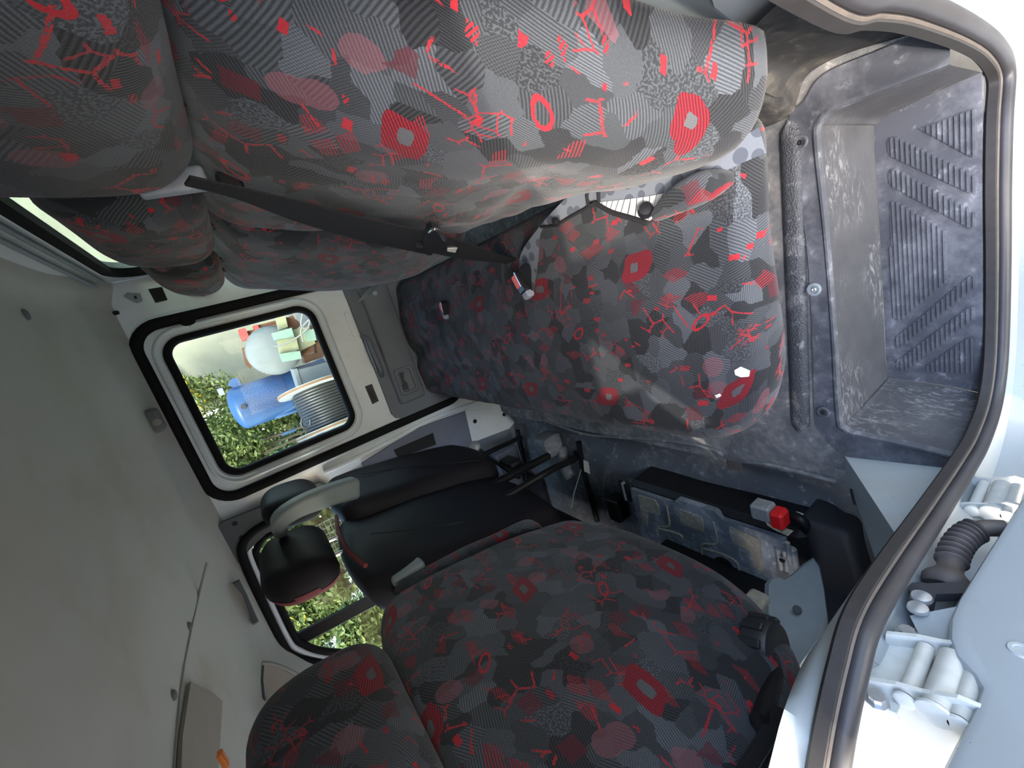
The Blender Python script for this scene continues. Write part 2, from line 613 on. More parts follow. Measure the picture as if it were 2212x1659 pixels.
# scuffed face of the step riser: pale scratches
t = NT('tray_scuffed')
p = t.pos()
mp = t.n.new('ShaderNodeMapping'); t.put(mp.inputs[0], p)
mp.inputs['Rotation'].default_value = (0.2, 0.5, 0.3); mp.inputs['Scale'].default_value = (14, 14, 34)
n1 = t.noise(mp.outputs[0], 2.2, 6, 0.72, 1.2)
n2 = t.noise(p, 5, 3)
f = t.m_('MULTIPLY', t.step(n1, 0.57, 0.08), t.step(n2, 0.5, 0.10))
col = t.mix(t.noise(p, 18, 5, 0.6), srgb(56, 57, 61), srgb(84, 85, 88))
col = t.mix(t.m_('MULTIPLY', f, 0.6), col, srgb(150, 150, 152))
t.out(col, 0.55, t.bump(n1, 0.3, 0.002), spec=0.35)

# painted body metal
def paint(name, rgb, dirt, amt=0.15, rough=0.32):
    t = NT(name)
    p = t.pos()
    n = t.noise(p, 6, 6, 0.7)
    sp = t.m_('LESS_THAN', t.noise(p, 150, 2, 0.6), 0.25)
    col = t.mix(t.m_('MULTIPLY', t.step(n, 0.58, 0.15), amt), rgb, dirt)
    col = t.mix(t.m_('MULTIPLY', sp, 0.7), col, srgb(90, 90, 86))
    t.out(col, rough, spec=0.5, coat=0.15)

paint('white_paint', srgb(212, 220, 224), srgb(160, 158, 150), 0.25)
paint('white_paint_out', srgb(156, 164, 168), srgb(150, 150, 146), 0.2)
paint('jamb_paint', srgb(172, 180, 182), srgb(166, 160, 148), 0.4, 0.4)
plain('hinge_paint', srgb(196, 200, 198), 0.45, 0, 0.12, 40)
plain('hinge_pin', srgb(186, 188, 184), 0.5, 0, 0.1, 60)
plain('rivet_metal', srgb(178, 182, 186), 0.35, 0.7, 0.1, 60)
plain('black_rubber', srgb(20, 20, 22), 0.75, 0, 0.2, 30, spec=0.15)
plain('clip_rubber', srgb(42, 40, 40), 0.6, 0, 0.25, 60)
plain('bulb_rubber', srgb(50, 49, 52), 0.45, 0, 0.3, 12)
plain('lip_rubber', srgb(92, 85, 79), 0.7, 0, 0.2, 40)
plain('boot_rubber', srgb(76, 70, 68), 0.6, 0, 0.2, 30)
plain('strap_black', srgb(44, 46, 52), 0.5, 0, 0.15, 40)
plain('card_grey', srgb(98, 104, 112), 0.7, 0, 0.06, 10, 0.15, 900)
plain('card_dark', srgb(40, 42, 46), 0.6, 0)
plain('trim_grey', srgb(134, 144, 149), 0.6, 0, 0.10, 14, 0.1, 600)
plain('trim_blue', srgb(96, 102, 116), 0.6, 0, 0.05, 10)
plain('pillar_dark', srgb(66, 72, 76), 0.65, 0, 0.05, 10)
plain('dark_void', srgb(16, 17, 19), 0.8, 0)
plain('frame_black', srgb(22, 22, 24), 0.45, 0, 0.3, 30, spec=0.3)
plain('cable_grey', srgb(92, 94, 100), 0.5, 0, 0.2, 50)
plain('belt_web', srgb(34, 34, 37), 0.85, 0, 0.1, 200, 0.4, 1500, spec=0.2)
plain('belt_plastic', srgb(26, 26, 30), 0.35, 0)
plain('buckle_grey', srgb(128, 134, 146), 0.6, 0, 0.1, 60)
plain('button_red', srgb(214, 84, 74), 0.45, 0)
plain('chrome', srgb(205, 205, 205), 0.25, 1.0)
plain('terminal_red', srgb(214, 30, 32), 0.4, 0)
plain('terminal_grey', srgb(150, 152, 152), 0.55, 0.3, 0.2, 60)
plain('label_cream', srgb(206, 196, 168), 0.7, 0, 0.1, 60)
plain('label_ink', srgb(90, 84, 76), 0.8, 0)
plain('knob_black', srgb(34, 35, 38), 0.45, 0, 0.15, 40)
plain('foam_white', srgb(200, 202, 196), 0.85, 0, 0.1, 60)
plain('arm_grey', srgb(120, 130, 133), 0.6, 0, 0.06, 20)
plain('red_piping', srgb(92, 18, 24), 0.8, 0, 0.25, 60)
plain('glue_white', srgb(214, 214, 206), 0.8, 0)
plain('tag_white', srgb(176, 176, 172), 0.8, 0)
plain('belt_dusty', srgb(70, 70, 68), 0.85, 0, 0.1, 90)
plain('orange_plain', srgb(235, 130, 50), 0.5, 0)

# black slip cover: soft satin cloth
t = NT('black_cover')
p = t.pos()
n = t.noise(p, 5, 3)
col = t.mix(n, srgb(21, 21, 24), srgb(34, 32, 38))
t.out(col, 0.66, t.bump(t.noise(p, 1400, 1), 0.15, 0.0006), spec=0.15)

# headliner: matted grey-beige cloth, stained
t = NT('headliner')
p = t.pos()
st = t.noise(p, 2.2, 4, 0.6, 0.4)
col = t.mix(t.step(st, 0.55, 0.2), srgb(184, 187, 181), srgb(174, 171, 160))
n3 = t.noise(p, 4.5, 3)
col = t.mix(t.m_('MULTIPLY', t.step(n3, 0.66, 0.1), 0.35), col, srgb(162, 150, 128))
t.out(col, 0.95, t.bump(t.noise(p, 700, 2), 0.2, 0.0008), spec=0.1)
plain('headliner_clip', srgb(104, 106, 106), 0.8)
plain('header_plastic', srgb(150, 147, 138), 0.8, 0, 0.08, 8)
plain('header_shade', srgb(144, 138, 128), 0.85, 0, 0.08, 8)

# spotted grey upholstery under the slip cover
t = NT('spotted_cloth')
uv = t.pos()
v = t.n.new('ShaderNodeTexVoronoi'); t.put(v.inputs['Vector'], uv); v.inputs['Scale'].default_value = 34
v.inputs['Randomness'].default_value = 0.45
f = t.m_('LESS_THAN', v.outputs['Distance'], 0.36)
col = t.mix(f, srgb(112, 118, 128), srgb(80, 86, 98))
nn = t.noise(uv, 800, 1)
col = t.mix(t.m_('MULTIPLY', nn, 0.4), col, srgb(80, 84, 92))
t.out(col, 0.9, t.bump(nn, 0.3, 0.001), spec=0.15)

# striped ticking
t = NT('ticking')
uv = t.coord('UV')
sx = t.sep(uv)
w = t.m_('FLOORED_MODULO', t.m_('MULTIPLY', sx[0], 1.0), 0.0125)
col = t.mix(t.m_('LESS_THAN', w, 0.0016), srgb(180, 183, 184), srgb(50, 52, 60))
t.out(col, 0.9, spec=0.15)

# glass
def glass(name, tint, refl=0.07):
    m = bpy.data.materials.new(name); m.use_nodes = True
    nt = m.node_tree; nt.nodes.clear()
    o = nt.nodes.new('ShaderNodeOutputMaterial'); mx = nt.nodes.new('ShaderNodeMixShader')
    tr = nt.nodes.new('ShaderNodeBsdfTransparent'); gl = nt.nodes.new('ShaderNodeBsdfGlossy')
    tr.inputs[0].default_value = (*tint, 1); gl.inputs['Roughness'].default_value = 0.02
    mx.inputs[0].default_value = refl
    nt.links.new(tr.outputs[0], mx.inputs[1]); nt.links.new(gl.outputs[0], mx.inputs[2])
    nt.links.new(mx.outputs[0], o.inputs[0])
    MAT[name] = m

glass('side_glass', (0.78, 0.84, 0.80), 0.004)
glass('rear_glass', (0.66, 0.74, 0.69), 0.015)

# outdoors
plain('concrete', srgb(107, 107, 96), 0.9, 0, 0.16, 1.4, 0.3, 12)
plain('gravel', srgb(112, 107, 98), 0.95, 0, 0.3, 8, 0.6, 40)
plain('tank_blue', srgb(19, 56, 99), 0.45, 0, 0.18, 3)
plain('tank_white', srgb(83, 89, 92), 0.8, 0, 0.15, 3)
plain('steel_panel', srgb(78, 84, 88), 0.5, 0, 0.2, 3)
plain('machine_cream', srgb(100, 102, 78), 0.6, 0, 0.25, 6)
plain('machine_green', srgb(89, 112, 102), 0.5, 0, 0.15, 6)
plain('rust', srgb(73, 46, 28), 0.9, 0, 0.3, 5)
plain('red_steel', srgb(140, 41, 38), 0.6, 0, 0.2, 5)
plain('reel_wood', srgb(136, 144, 146), 0.8, 0, 0.3, 6)
plain('reel_rim', srgb(89, 67, 46), 0.8, 0, 0.2, 6)
plain('reel_cable', srgb(32, 34, 36), 0.4, 0, 0.2, 6)
plain('blue_steel', srgb(49, 81, 120), 0.5, 0, 0.1, 6)
plain('wire_grey', srgb(120, 121, 120), 0.5, 0.5)
plain('lamp_grey', srgb(96, 100, 104), 0.5, 0.2)
plain('bark', srgb(67, 56, 41), 0.9, 0, 0.2, 20)
plain('box_body', srgb(120, 129, 120), 0.5, 0, 0.06, 4)


def leaf_mat(name, a, b, trans=0.35):
    t = NT(name)
    oi = t.n.new('ShaderNodeNewGeometry')
    f = oi.outputs['Random Per Island']
    col = t.mix(f, a, b)
    t.out(col, 0.6, spec=0.3)
    tl = t.n.new('ShaderNodeBsdfTranslucent'); t.put(tl.inputs[0], col)
    mx = t.n.new('ShaderNodeMixShader'); mx.inputs[0].default_value = trans
    o = t.n['Material Output']
    t.l.new(t.bsdf.outputs[0], mx.inputs[1]); t.l.new(tl.outputs[0], mx.inputs[2]); t.l.new(mx.outputs[0], o.inputs[0])

leaf_mat('leaf_green', srgb(48, 64, 32), srgb(92, 105, 57))
leaf_mat('leaf_bright', srgb(67, 84, 44), srgb(112, 121, 72))
leaf_mat('leaf_deep', srgb(43, 64, 43), srgb(80, 102, 68))
leaf_mat('flower_yellow', srgb(214, 176, 40), srgb(236, 204, 70))

# ------------------------------------------------------------------ setting: shell of the cab
YF = 1.86      # inner face of the far side
XR = 0.355     # rear wall of the cab


def wy(y):
    return lambda a, b: Vector((a, y, b))


# floor ------------------------------------------------------------
mb = MB()
mb.prism([(-0.66, 1.95, -0.004), (0.37, 1.95, -0.004), (0.37, 0.17, -0.004), (0.17, 0.17, -0.004), (0.135, 0.355, -0.004),
          (-0.53, 0.355, -0.004), (-0.60, 0.17, -0.004), (-0.66, 0.17, -0.004)], (0, 0, -0.03))
floor = struct(mb.build('floor', 'floor_rubber'), 'worn black rubber floor mat in front of the rear bench')
# pebbled ridge along the step
mb = MB()
def ridge(u, v):
    a = u * 2 - 1; b = v
    x = 0.14 + (-0.535 - 0.14) * b
    cy = 0.386 + (0.434 - 0.386) * b
    w = 0.021 * min(1, sqrt(max(0, 1 - max(0, (abs(b - 0.5) - 0.46) / 0.04) ** 2)))
    return (x, cy + a * w, 0.0 + 0.011 * max(0, 1 - abs(a) ** 3.2))
mb.grid(ridge, 12, 48)
mb.build('mat_ridge', 'ridge_rubber', floor, 60)
# rolled edge of the mat
e_pts = [P(1185, 912, 2, 0), P(1262, 938, 2, 0), P(1350, 946, 2, 0), P(1449, 953, 2, 0), P(1530, 968, 2, 0), P(1562, 984, 2, 0)]
mb = MB(); mb.tube(smoothpath(e_pts, 5), 0.006, 8); mb.build('mat_edge', 'front_rubber', floor, 60)
mb = MB(); mb.tube(smoothpath([P(1612, 998, 2, 0), P(1660, 1004, 2, 0), P(1720, 1018, 2, 0), P(1808, 1040, 2, 0)], 5), 0.006, 8)
mb.build('mat_edge', 'front_rubber', floor, 60)
# lower front mat with the moulded channel in front of the battery
mb = MB()
def fmat(u, v):
    x = -0.62 - 1.1 * u; y = 0.2 + 1.66 * v
    z = -0.03 - 0.02 * gauss(x, -0.73, 0.05) + 0.006 * noise.noise(Vector((x * 6, y * 6, 0)))
    if y < 0.42: z += 0.03 * sstep(0.42, 0.36, y)
    return (x, y, z)
mb.grid(fmat, 50, 50)
mb.build('front_mat', 'front_rubber', floor, 70)
mb = MB(); mb.box(P(1588, 1004, 2, -0.012), (0.016, 0.022, 0.006), bev=0.003); mb.build('notch_patch', 'lip_rubber', floor)
mb = MB()
g0, g1 = P(1462, 1040, 2, -0.02), P(1640, 1094, 2, -0.02)
mb.tube([g0, g1], 0.010, 10); mb.build('channel_slot', 'dark_void', floor, 60)

# step tray ----------------------------------------------------------
ZT = -0.2
tray = thing('step_tray', 'dark grey plastic step tray with ribbed tread below the door opening', 'step tray', (-0.2, 0.25, ZT))
top_path = [(0.118, 0.172), (0.121, 0.24), (0.124, 0.312), (0.114, 0.335), (0.085, 0.343), (-0.08, 0.343), (-0.272, 0.345),
            (-0.478, 0.350), (-0.510, 0.343), (-0.519, 0.318), (-0.530, 0.24), (-0.542, 0.172)]
bot_path = [(0.111, 0.170), (0.106, 0.23), (0.098, 0.295), (0.090, 0.312), (0.072, 0.318), (-0.09, 0.318), (-0.272, 0.320),
            (-0.452, 0.322), (-0.466, 0.318), (-0.470, 0.300), (-0.480, 0.23), (-0.496, 0.170)]
out_path = [(0.180, 0.172), (0.182, 0.24), (0.188, 0.325), (0.160, 0.360), (0.128, 0.389), (-0.08, 0.380), (-0.272, 0.386),
            (-0.488, 0.400), (-0.530, 0.388), (-0.575, 0.350), (-0.578, 0.24), (-0.580, 0.172)]
def seg(pth, k=4):
    return [tuple(q)[:2] for q in smoothpath([(a, b, 0) for a, b in pth], k)]
T, B, O = seg(top_path), seg(bot_path), seg(out_path)
def lerp2(a, b, t): return (a[0] + (b[0] - a[0]) * t, a[1] + (b[1] - a[1]) * t)
mb = MB()
lev = []
lev.append([(p[0], p[1], -0.006) for p in O])
lev.append([(p[0], p[1], 0.004) for p in O])
lev.append([(*lerp2(o, p, 0.78), 0.0045) for o, p in zip(O, T)])
lev.append([(*lerp2(o, p, 0.88), 0.009) for o, p in zip(O, T)])
lev.append([(*lerp2(o, p, 0.98), 0.009) for o, p in zip(O, T)])
lev.append([(*lerp2(p, q, 0.06), -0.004) for p, q in zip(T, B)])
n = len(T)
vs = [q for L in lev for q in L]; fs = []
for a in range(len(lev) - 1):
    for i in range(n - 1):
        fs.append((a * n + i, a * n + i + 1, (a + 1) * n + i + 1, (a + 1) * n + i))
mb.add(vs, fs)
mb.build('flange', 'tray_plastic', tray, 40)
mb = MB()
lev = [[(*lerp2(p, q, t), z) for p, q in zip(T, B)] for t, z in ((0.06, -0.004), (0.35, -0.07), (0.7, -0.14), (0.93, -0.19), (1.0, ZT + 0.003))]
vs = [q for L in lev for q in L]; fs = []
for a in range(len(lev) - 1):
    for i in range(n - 1):
        fs.append((a * n + i, a * n + i + 1, (a + 1) * n + i + 1, (a + 1) * n + i))
mb.add(vs, fs)
mb.build('well_wall', 'tray_scuffed', tray, 40)
mb = MB()
mb.prism([(p[0], p[1], ZT) for p in B], (0, 0, -0.02))
mb.build('tread', 'tray_plastic', tray)
pads = [
    [(1985, 278), (2104, 233), (2112, 240), (2112, 335), (2102, 341)],
    [(1917, 308), (1922, 297), (1938, 293), (2103, 372), (2112, 390), (2107, 416), (2095, 417), (1928, 340), (1918, 328)],
    [(1919, 378), (1924, 365), (1938, 362), (2103, 452), (2112, 470), (2106, 491), (2095, 493), (1930, 405), (1920, 393)],
    [(1922, 446), (1926, 435), (1938, 432), (2038, 490), (2047, 505), (2044, 612), (1953, 690), (1938, 692), (1930, 683)],
    [(2097, 593), (2109, 592), (2112, 604), (2108, 622), (1956, 745), (1942, 752), (1933, 742), (1936, 727)],
    [(2093, 662), (2104, 660), (2109, 670), (2106, 690), (1965, 798), (1946, 801), (1937, 790), (1940, 776)],
    [(2090, 728), (2102, 726), (2107, 738), (2103, 804), (2096, 808), (1994, 801), (1994, 794)]]
for pd in pads:
    poly = [P(a, b, 2, ZT) for a, b in pd]
    mb = MB()
    mb.prism([Vector((p.x, p.y, ZT + 0.0022)) for p in poly], (0, 0, -0.004))
    ys = [p.y for p in poly]
    y = min(ys) + 0.004
    while y < max(ys) - 0.002:
        xs = []
        for i in range(len(poly)):
            a, b = poly[i], poly[(i + 1) % len(poly)]
            if (a.y - y) * (b.y - y) < 0:
                xs.append(a.x + (b.x - a.x) * (y - a.y) / (b.y - a.y))
        if len(xs) >= 2 and max(xs) - min(xs) > 0.008:
            x0, x1 = min(xs) + 0.002, max(xs) - 0.002
            mb.box(((x0 + x1) / 2, y, ZT + 0.0035), ((x1 - x0) / 2, 0.0020, 0.0022))
        y += 0.0074
    mb.build('ribbed_pad', 'tray_plastic', tray)
for k, (px, py) in enumerate(((1730, 308), (1759, 625), (1779, 890))):
    c = P(px, py, 2, 0.005)
    mb = MB()
    mb.lathe([(0.0135, 0.0), (0.0135, 0.003), (0.0115, 0.0045), (0.0085, 0.0042), (0.0075, 0.001), (0.001, 0.001)], c, (0, 0, 1), 24)
    w = mb.build('washer', 'trim_grey' if k == 1 else 'tray_plastic', tray, 50)
    mb = MB(); mb.lathe([(0.005, 0.0), (0.005, 0.003), (0.003, 0.004), (0.0012, 0.002)], c + Vector((0, 0, 0.0008)), (0, 0, 1), 12)
    mb.build('screw', 'rivet_metal' if k == 1 else 'dark_void', w, 50)

# rear part of the mat that climbs to the rear pillar foot
mb = MB()
lo = smoothpath([(0.145, 0.56, 0.0), (0.145, 0.395, 0.0), (0.168, 0.372, 0.0), (0.202, 0.345, 0.0), (0.19, 0.24, 0.0), (0.186, 0.16, 0.0)], 6)
hi = smoothpath([(0.25, 0.56, 0.27), (0.24, 0.44, 0.25), (0.225, 0.37, 0.26), (0.215, 0.322, 0.30), (0.206, 0.235, 0.385), (0.19, 0.15, 0.47)], 6)
nn = len(lo)
def climb(u, v):
    i = min(nn - 1, int(round(u * (nn - 1))))
    p = Vector(lo[i]).lerp(Vector(hi[i]), v)
    b = sin(pi * v)
    p.x += 0.035 * b * (1 - u) + 0.012 * noise.noise(Vector((u * 5, v * 4, 3)))
    p.x -= 0.02 * gauss(u, 0.33, 0.05) * sstep(0.95, 0.6, v) * sstep(0.05, 0.3, v)
    p.x -= 0.018 * gauss(u, 0.22, 0.04) * sstep(0.8, 0.5, v) * sstep(0.05, 0.3, v)
    return p
mb.grid(climb, nn - 1, 30)
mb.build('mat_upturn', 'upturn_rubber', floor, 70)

# ceiling -------------------------------------------------------------
def ceil_z(x, y):
    e = abs((y - 1.0) / 0.86)
    z = 1.372 - 0.085 * min(1.2, e) ** 5
    z -= 0.012 * gauss(y, 1.70, 0.05) * sstep(-0.62, -0.30, x)
    z -= 0.03 * sstep(0.28, 0.36, x)
    z += 0.02 * sstep(-0.35, -0.9, x) * sstep(0.2, 0.7, y) * sstep(1.86, 1.3, y)
    z -= 0.16 * sstep(-1.05, -1.5, x)
    z += 0.004 * noise.noise(Vector((x * 2, y * 2, 1)))
    return z
mb = MB()
mb.grid(lambda u, v: (0.37 - 2.0 * u, 0.12 + 1.75 * v, ceil_z(0.37 - 2.0 * u, 0.12 + 1.75 * v)), 80, 70)
ceiling = struct(mb.build('ceiling', 'headliner', None, 179), 'stained grey felt headliner')
def on_ceiling(px, py, guess=1.36):
    z = guess
    for _ in range(6):
        p = P(px, py, 2, z); z = ceil_z(p.x, p.y)
    return P(px, py, 2, z)
for (px, py, r) in ((55, 680, 0.014), (180, 700, 0.011), (445, 1220, 0.010), (408, 1353, 0.012), (374, 1502, 0.012)):
    c = on_ceiling(px, py)
    mb = MB(); mb.lathe([(r, 0.004), (r, -0.002), (r * 0.75, -0.005), (r * 0.2, -0.006)], c, (0, 0, 1), 20)
    mb.build('headliner_clip', 'headliner_clip', ceiling, 40)
# roof skin above the headliner
mb = MB(); mb.prism([(0.40, 0.06, 1.42), (0.40, 1.92, 1.42), (-2.0, 1.92, 1.42), (-2.0, 0.06, 1.42)], (0, 0, 0.02))
mb.build('roof_skin', 'white_paint_out', ceiling)

# far side wall around the doors ---------------------------------------
wall_far = MB()
DX0, DX1, DZ0, DZ1 = -0.470, 0.200, 0.185, 1.276     # far rear door outline
# outer frame ring: door opening bead and panel out to the pillars
op = [rrect(DX0 - d, DX1 + d, DZ0 - d, DZ1 + d * 0.6, [r + d] * 4, 8, wy(y)) for d, y, r in
      ((0.0, 1.905, 0.085), (0.006, 1.868, 0.085), (0.022, 1.858, 0.085), (0.030, 1.862, 0.085), (0.036, 1.866, 0.085))]
outer = [Vector((max(-0.66, min(0.36, p.x + (p.x - (DX0 + DX1) / 2) * 0.9)), 1.866, max(0.0, min(1.33, p.z + (p.z - 0.73) * 0.9)))) for p in op[-1]]
wall_far.rings(op + [outer])
wall_far = struct(wall_far.build('wall_far', 'white_paint', None, 35), 'white painted metal side of the cab around the far doors')
mb = MB(); mb.prism([(0.5, 1.93, -0.3), (0.5, 1.93, 0.2), (-0.7, 1.93, 0.2), (-0.7, 1.93, -0.3)], (0, 0.01, 0)); mb.build('outer_skin', 'white_paint_out', wall_far)
mb = MB(); mb.prism([(0.215, 1.92, 0.15), (0.38, 1.92, 0.15), (0.38, 1.92, 1.42), (0.215, 1.92, 1.42)], (0, 0.01, 0)); mb.build('outer_skin', 'white_paint_out', wall_far)
# details of the far rear pillar
def plate(name, px, mat, parent, y=1.86, th=-0.004):
    mb = MB(); mb.prism([P(a, b, 1, y) for a, b in px], (0, th, 0)); return mb.build(name, mat, parent)
plate('pillar_plate', [(267, 640), (276, 632), (303, 634), (308, 650), (297, 655), (285, 650)], 'trim_grey', wall_far, 1.864)
plate('pillar_hole', [(289, 640), (294, 639), (297, 644), (292, 646)], 'dark_void', wall_far, 1.859)
plate('pillar_hole', [(320, 625), (350, 620), (362, 648), (336, 654)], 'dark_void', wall_far, 1.864)
plate('belt_anchor', [(383, 625), (450, 622), (452, 634), (440, 640), (405, 638), (392, 632)], 'pillar_dark', wall_far, 1.862, -0.012)
mb = MB(); mb.lathe([(0.012, 0), (0.012, 0.012), (0.007, 0.014)], P(441, 630, 1, 1.85), (0, -1, 0), 14); mb.build('anchor_bolt', 'rivet_metal', wall_far, 40)
plate('pillar_hole', [(241, 676), (248, 671), (257, 672), (259, 678), (250, 681), (242, 680)], 'dark_void', wall_far, 1.862)
# far middle pillar: lower white foot plate and grey cover
foot = plate('pillar_foot', [(1003, 886), (1060, 884), (1108, 893), (1110, 912), (1100, 925), (1018, 956)], 'white_paint', wall_far, 1.862, -0.006)
for c, r in (((1026, 910), 0.011), ((1089, 895), 0.011)):
    mb = MB(); mb.lathe([(r, 0), (r, 0.0012), (r * 0.2, 0.0012)], P(*c, 1, 1.8545), (0, -1, 0), 16); mb.build('foot_hole', 'dark_void', foot, 40)
plate('pillar_cover', [(1003, 888), (1018, 954), (930, 990), (800, 1040), (780, 1000), (905, 922)], 'trim_blue', wall_far, 1.858, -0.010)
plate('cover_slot', [(935, 935), (942, 960), (860, 990), (850, 972)], 'dark_void', wall_far, 1.846, -0.002)
# strip of painted sill between the door seal and the pillar foot
mb = MB()
A = [P(700, 1020, 1, 1.862), P(780, 985, 1, 1.862), P(850, 950, 1, 1.862), P(920, 912, 1, 1.862), P(1000, 880, 1, 1.862), P(1060, 862, 1, 1.862)]
mb.tube(smoothpath(A, 5), 0.012, 8); mb.build('pillar_bead', 'white_paint', wall_far, 60)
# dark upper pillar cover beside the roof
pc = plate('upper_pillar_cover', [(466, 1147), (478, 1126), (585, 1085), (690, 1040), (720, 1060), (640, 1120), (575, 1150), (548, 1175), (520, 1205), (506, 1226), (484, 1218)], 'pillar_dark', wall_far, 1.850, -0.014)
for c in ((507, 1131), (522, 1161)):
    mb = MB(); mb.lathe([(0.009, 0), (0.009, 0.001), (0.002, 0.001)], P(*c, 1, 1.8355), (0, -1, 0), 14); mb.build('cover_hole', 'dark_void', pc, 40)
# belt guide bump under the headliner edge
c = P(335, 908, 1, 1.80)
mb = MB(); mb.rbox((0.042, 0.03, 0.022), 0.018, (4, 3, 3), lambda p, u: c + Vector(p) + Vector((0, 0, 0.002)))
bump = mb.build('grab_cover', 'headliner_clip', ceiling, 179)
mb = MB(); mb.lathe([(0.012, 0), (0.012, 0.004), (0.009, 0.006), (0.002, 0.006)], c + Vector((-0.006, -0.026, -0.006)), (0, -1, -0.4), 18)
mb.build('cover_cap', 'header_shade', bump, 40)

# far rear door ----------------------------------------------------------
GX0, GX1, GZ0, GZ1 = -0.394, 0.136, 0.712, 1.208
d1 = MB()
def mixl(t, y, g):   # loop between door edge and glass edge
    return rrect(GX0 - g, GX1 + g, GZ0 - g, GZ1 + g * 0.9, [0.055 + g] * 4, 8, wy(y))
edge = [rrect(DX0 + d, DX1 - d, DZ0 + d, DZ1 - d * 0.6, [0.08 - d * 0.5] * 4, 8, wy(y)) for d, y in ((0.010, 1.90), (0.012, 1.872), (0.018, 1.866))]
d1.rings(edge + [mixl(0, 1.866, 0.046), mixl(0, 1.852, 0.040), mixl(0, 1.849, 0.034), mixl(0, 1.858, 0.026), mixl(0, 1.856, 0.018), mixl(0, 1.872, 0.008), mixl(0, 1.89, 0.004)])
door1 = struct(d1.build('door_1', 'white_paint', None, 35), 'white far rear door with a window')
mb = MB()
path = rrect(DX0 - 0.004, DX1 + 0.004, DZ0 - 0.004, DZ1 + 0.001, 0.088, 8, wy(1.862))
sweep(mb, path, [(-0.018, 0.03), (-0.018, -0.004), (-0.010, -0.011), (0.010, -0.011), (0.018, -0.004), (0.018, 0.03)], (0, 1, 0), True)
mb.build('door_seal', 'black_rubber', door1, 50)
mb = MB(); mb.lathe([(0.022, 0), (0.024, 0.012), (0.015, 0.020), (0.003, 0.021)], P(405, 692, 1, 1.864), (0, -1, 0), 16)
mb.build('seal_bumper', 'black_rubber', door1, 50)
mb = MB()
path = rrect(GX0, GX1, GZ0, GZ1, 0.058, 8, wy(1.868))
sweep(mb, path, [(-0.012, 0.010), (-0.012, -0.006), (-0.004, -0.012), (0.006, -0.010), (0.013, -0.002), (0.013, 0.010)], (0, 1, 0), True)
mb.build('window_seal', 'black_rubber', door1, 50)
mb = MB(); mb.prism(rrect(GX0 - 0.004, GX1 + 0.004, GZ0 - 0.004, GZ1 + 0.004, 0.06, 8, wy(1.870)), (0, 0.004, 0))
mb.build('window_pane', 'side_glass', door1)
# pressed recess on the door below the glass
mb = MB()
mb.rbox((0.055, 0.004, 0.014), 0.003, (3, 1, 1), lambda p, u: P(760, 700, 1, 1.863) + Vector((p[0] + p[2] * 0.1, p[1], p[2])))
mb.build('pressed_pad', 'white_paint', door1, 60)
# door card
card = MB()
cpoly = [(0.27, 0.565), (0.10, 0.560), (-0.20, 0.556), (-0.415, 0.556), (-0.44, 0.545), (-0.452, 0.52), (-0.455, 0.20), (0.27, 0.20)]
card.prism([(a, 1.846, b) for a, b in cpoly], (0, 0.016, 0))
cardo = card.build('door_card', 'card_grey', door1)
mb = MB()
mb.rbox((0.315, 0.065, 0.016), 0.015, (10, 5, 2), lambda p, u: Vector((-0.075 + p[0], 1.845 - p[2] - 0.012 * max(0, 1 - u[1] ** 2), 0.442 + p[1])))
mb.build('card_pad', 'card_grey', cardo, 179)
bz = [rrect(-0.352, -0.225, 0.405, 0.492, 0.018, 5, wy(y)) for y in (1.835, 1.815)]
bz2 = [rrect(-0.352 + d, -0.225 - d, 0.405 + d, 0.492 - d, 0.014, 5, wy(y)) for d, y in ((0.004, 1.811), (0.012, 1.811), (0.016, 1.822), (0.017, 1.835))]
mb = MB(); mb.rings(bz + bz2, (False, True)); bez = mb.build('latch_bezel', 'card_grey', cardo, 40)
mb = MB(); mb.prism([P(a, b, 1, 1.812) for a, b in ((863, 806), (872, 803), (873, 820), (880, 828), (884, 842), (866, 844), (866, 838), (871, 830))], (0, 0.012, 0)); mb.build('latch_lever', 'card_dark', bez)
mb = MB()
hp = smoothpath([P(783, 727, 1, 1.848), P(796, 735, 1, 1.82), P(808, 765, 1, 1.805), P(823, 798, 1, 1.815), P(824, 812, 1, 1.848)], 6)
mb.tube(hp, 0.011, 10); mb.build('pull_handle', 'card_grey', cardo, 60)
mb = MB(); mb.tube(smoothpath([P(788, 735, 1, 1.835), P(799, 765, 1, 1.806), P(812, 795, 1, 1.812)], 6), 0.004, 8); mb.build('handle_strip', 'arm_grey', cardo, 60)
lk = plate('lock_housing', [(788, 835), (803, 829), (818, 866), (804, 873)], 'card_dark', door1, 1.866, -0.004)
plate('lock_slider', [(794, 842), (801, 838), (812, 862), (806, 867)], 'frame_black', lk, 1.862, -0.004)

# far front door -------------------------------------------------------------
d2 = MB()
W = [(535, 1172), (552, 1150), (600, 1120), (760, 1050), (960, 960), (1000, 1300), (900, 1432), (840, 1425), (720, 1412), (672, 1408), (640, 1392), (615, 1350)]
def W3(y, s=0.0):
    pts = [P(a, b, 1, y) for a, b in W]
    c = sum(pts, Vector()) / len(pts)
    return [p + (p - c).normalized() * s for p in pts]
win = smoothpath(W3(1.872), 4, True)
def off(path, d, y):
    out = []; m = len(path)
    for i in range(m):
        t = (path[(i + 1) % m] - path[i - 1]).normalized()
        nrm = t.cross(Vector((0, 1, 0))).normalized()
        out.append(path[i] + nrm * d + Vector((0, y - path[i].y, 0)))
    return out
cen = sum(win, Vector()) / len(win)
sgn = 1 if (off(win, 0.01, 1.872)[0] - cen).length > (win[0] - cen).length else -1
d2.rings([off(win, sgn * 0.055, 1.90), off(win, sgn * 0.05, 1.868), off(win, sgn * 0.02, 1.866), off(win, sgn * 0.012, 1.87), off(win, sgn * 0.004, 1.885)])
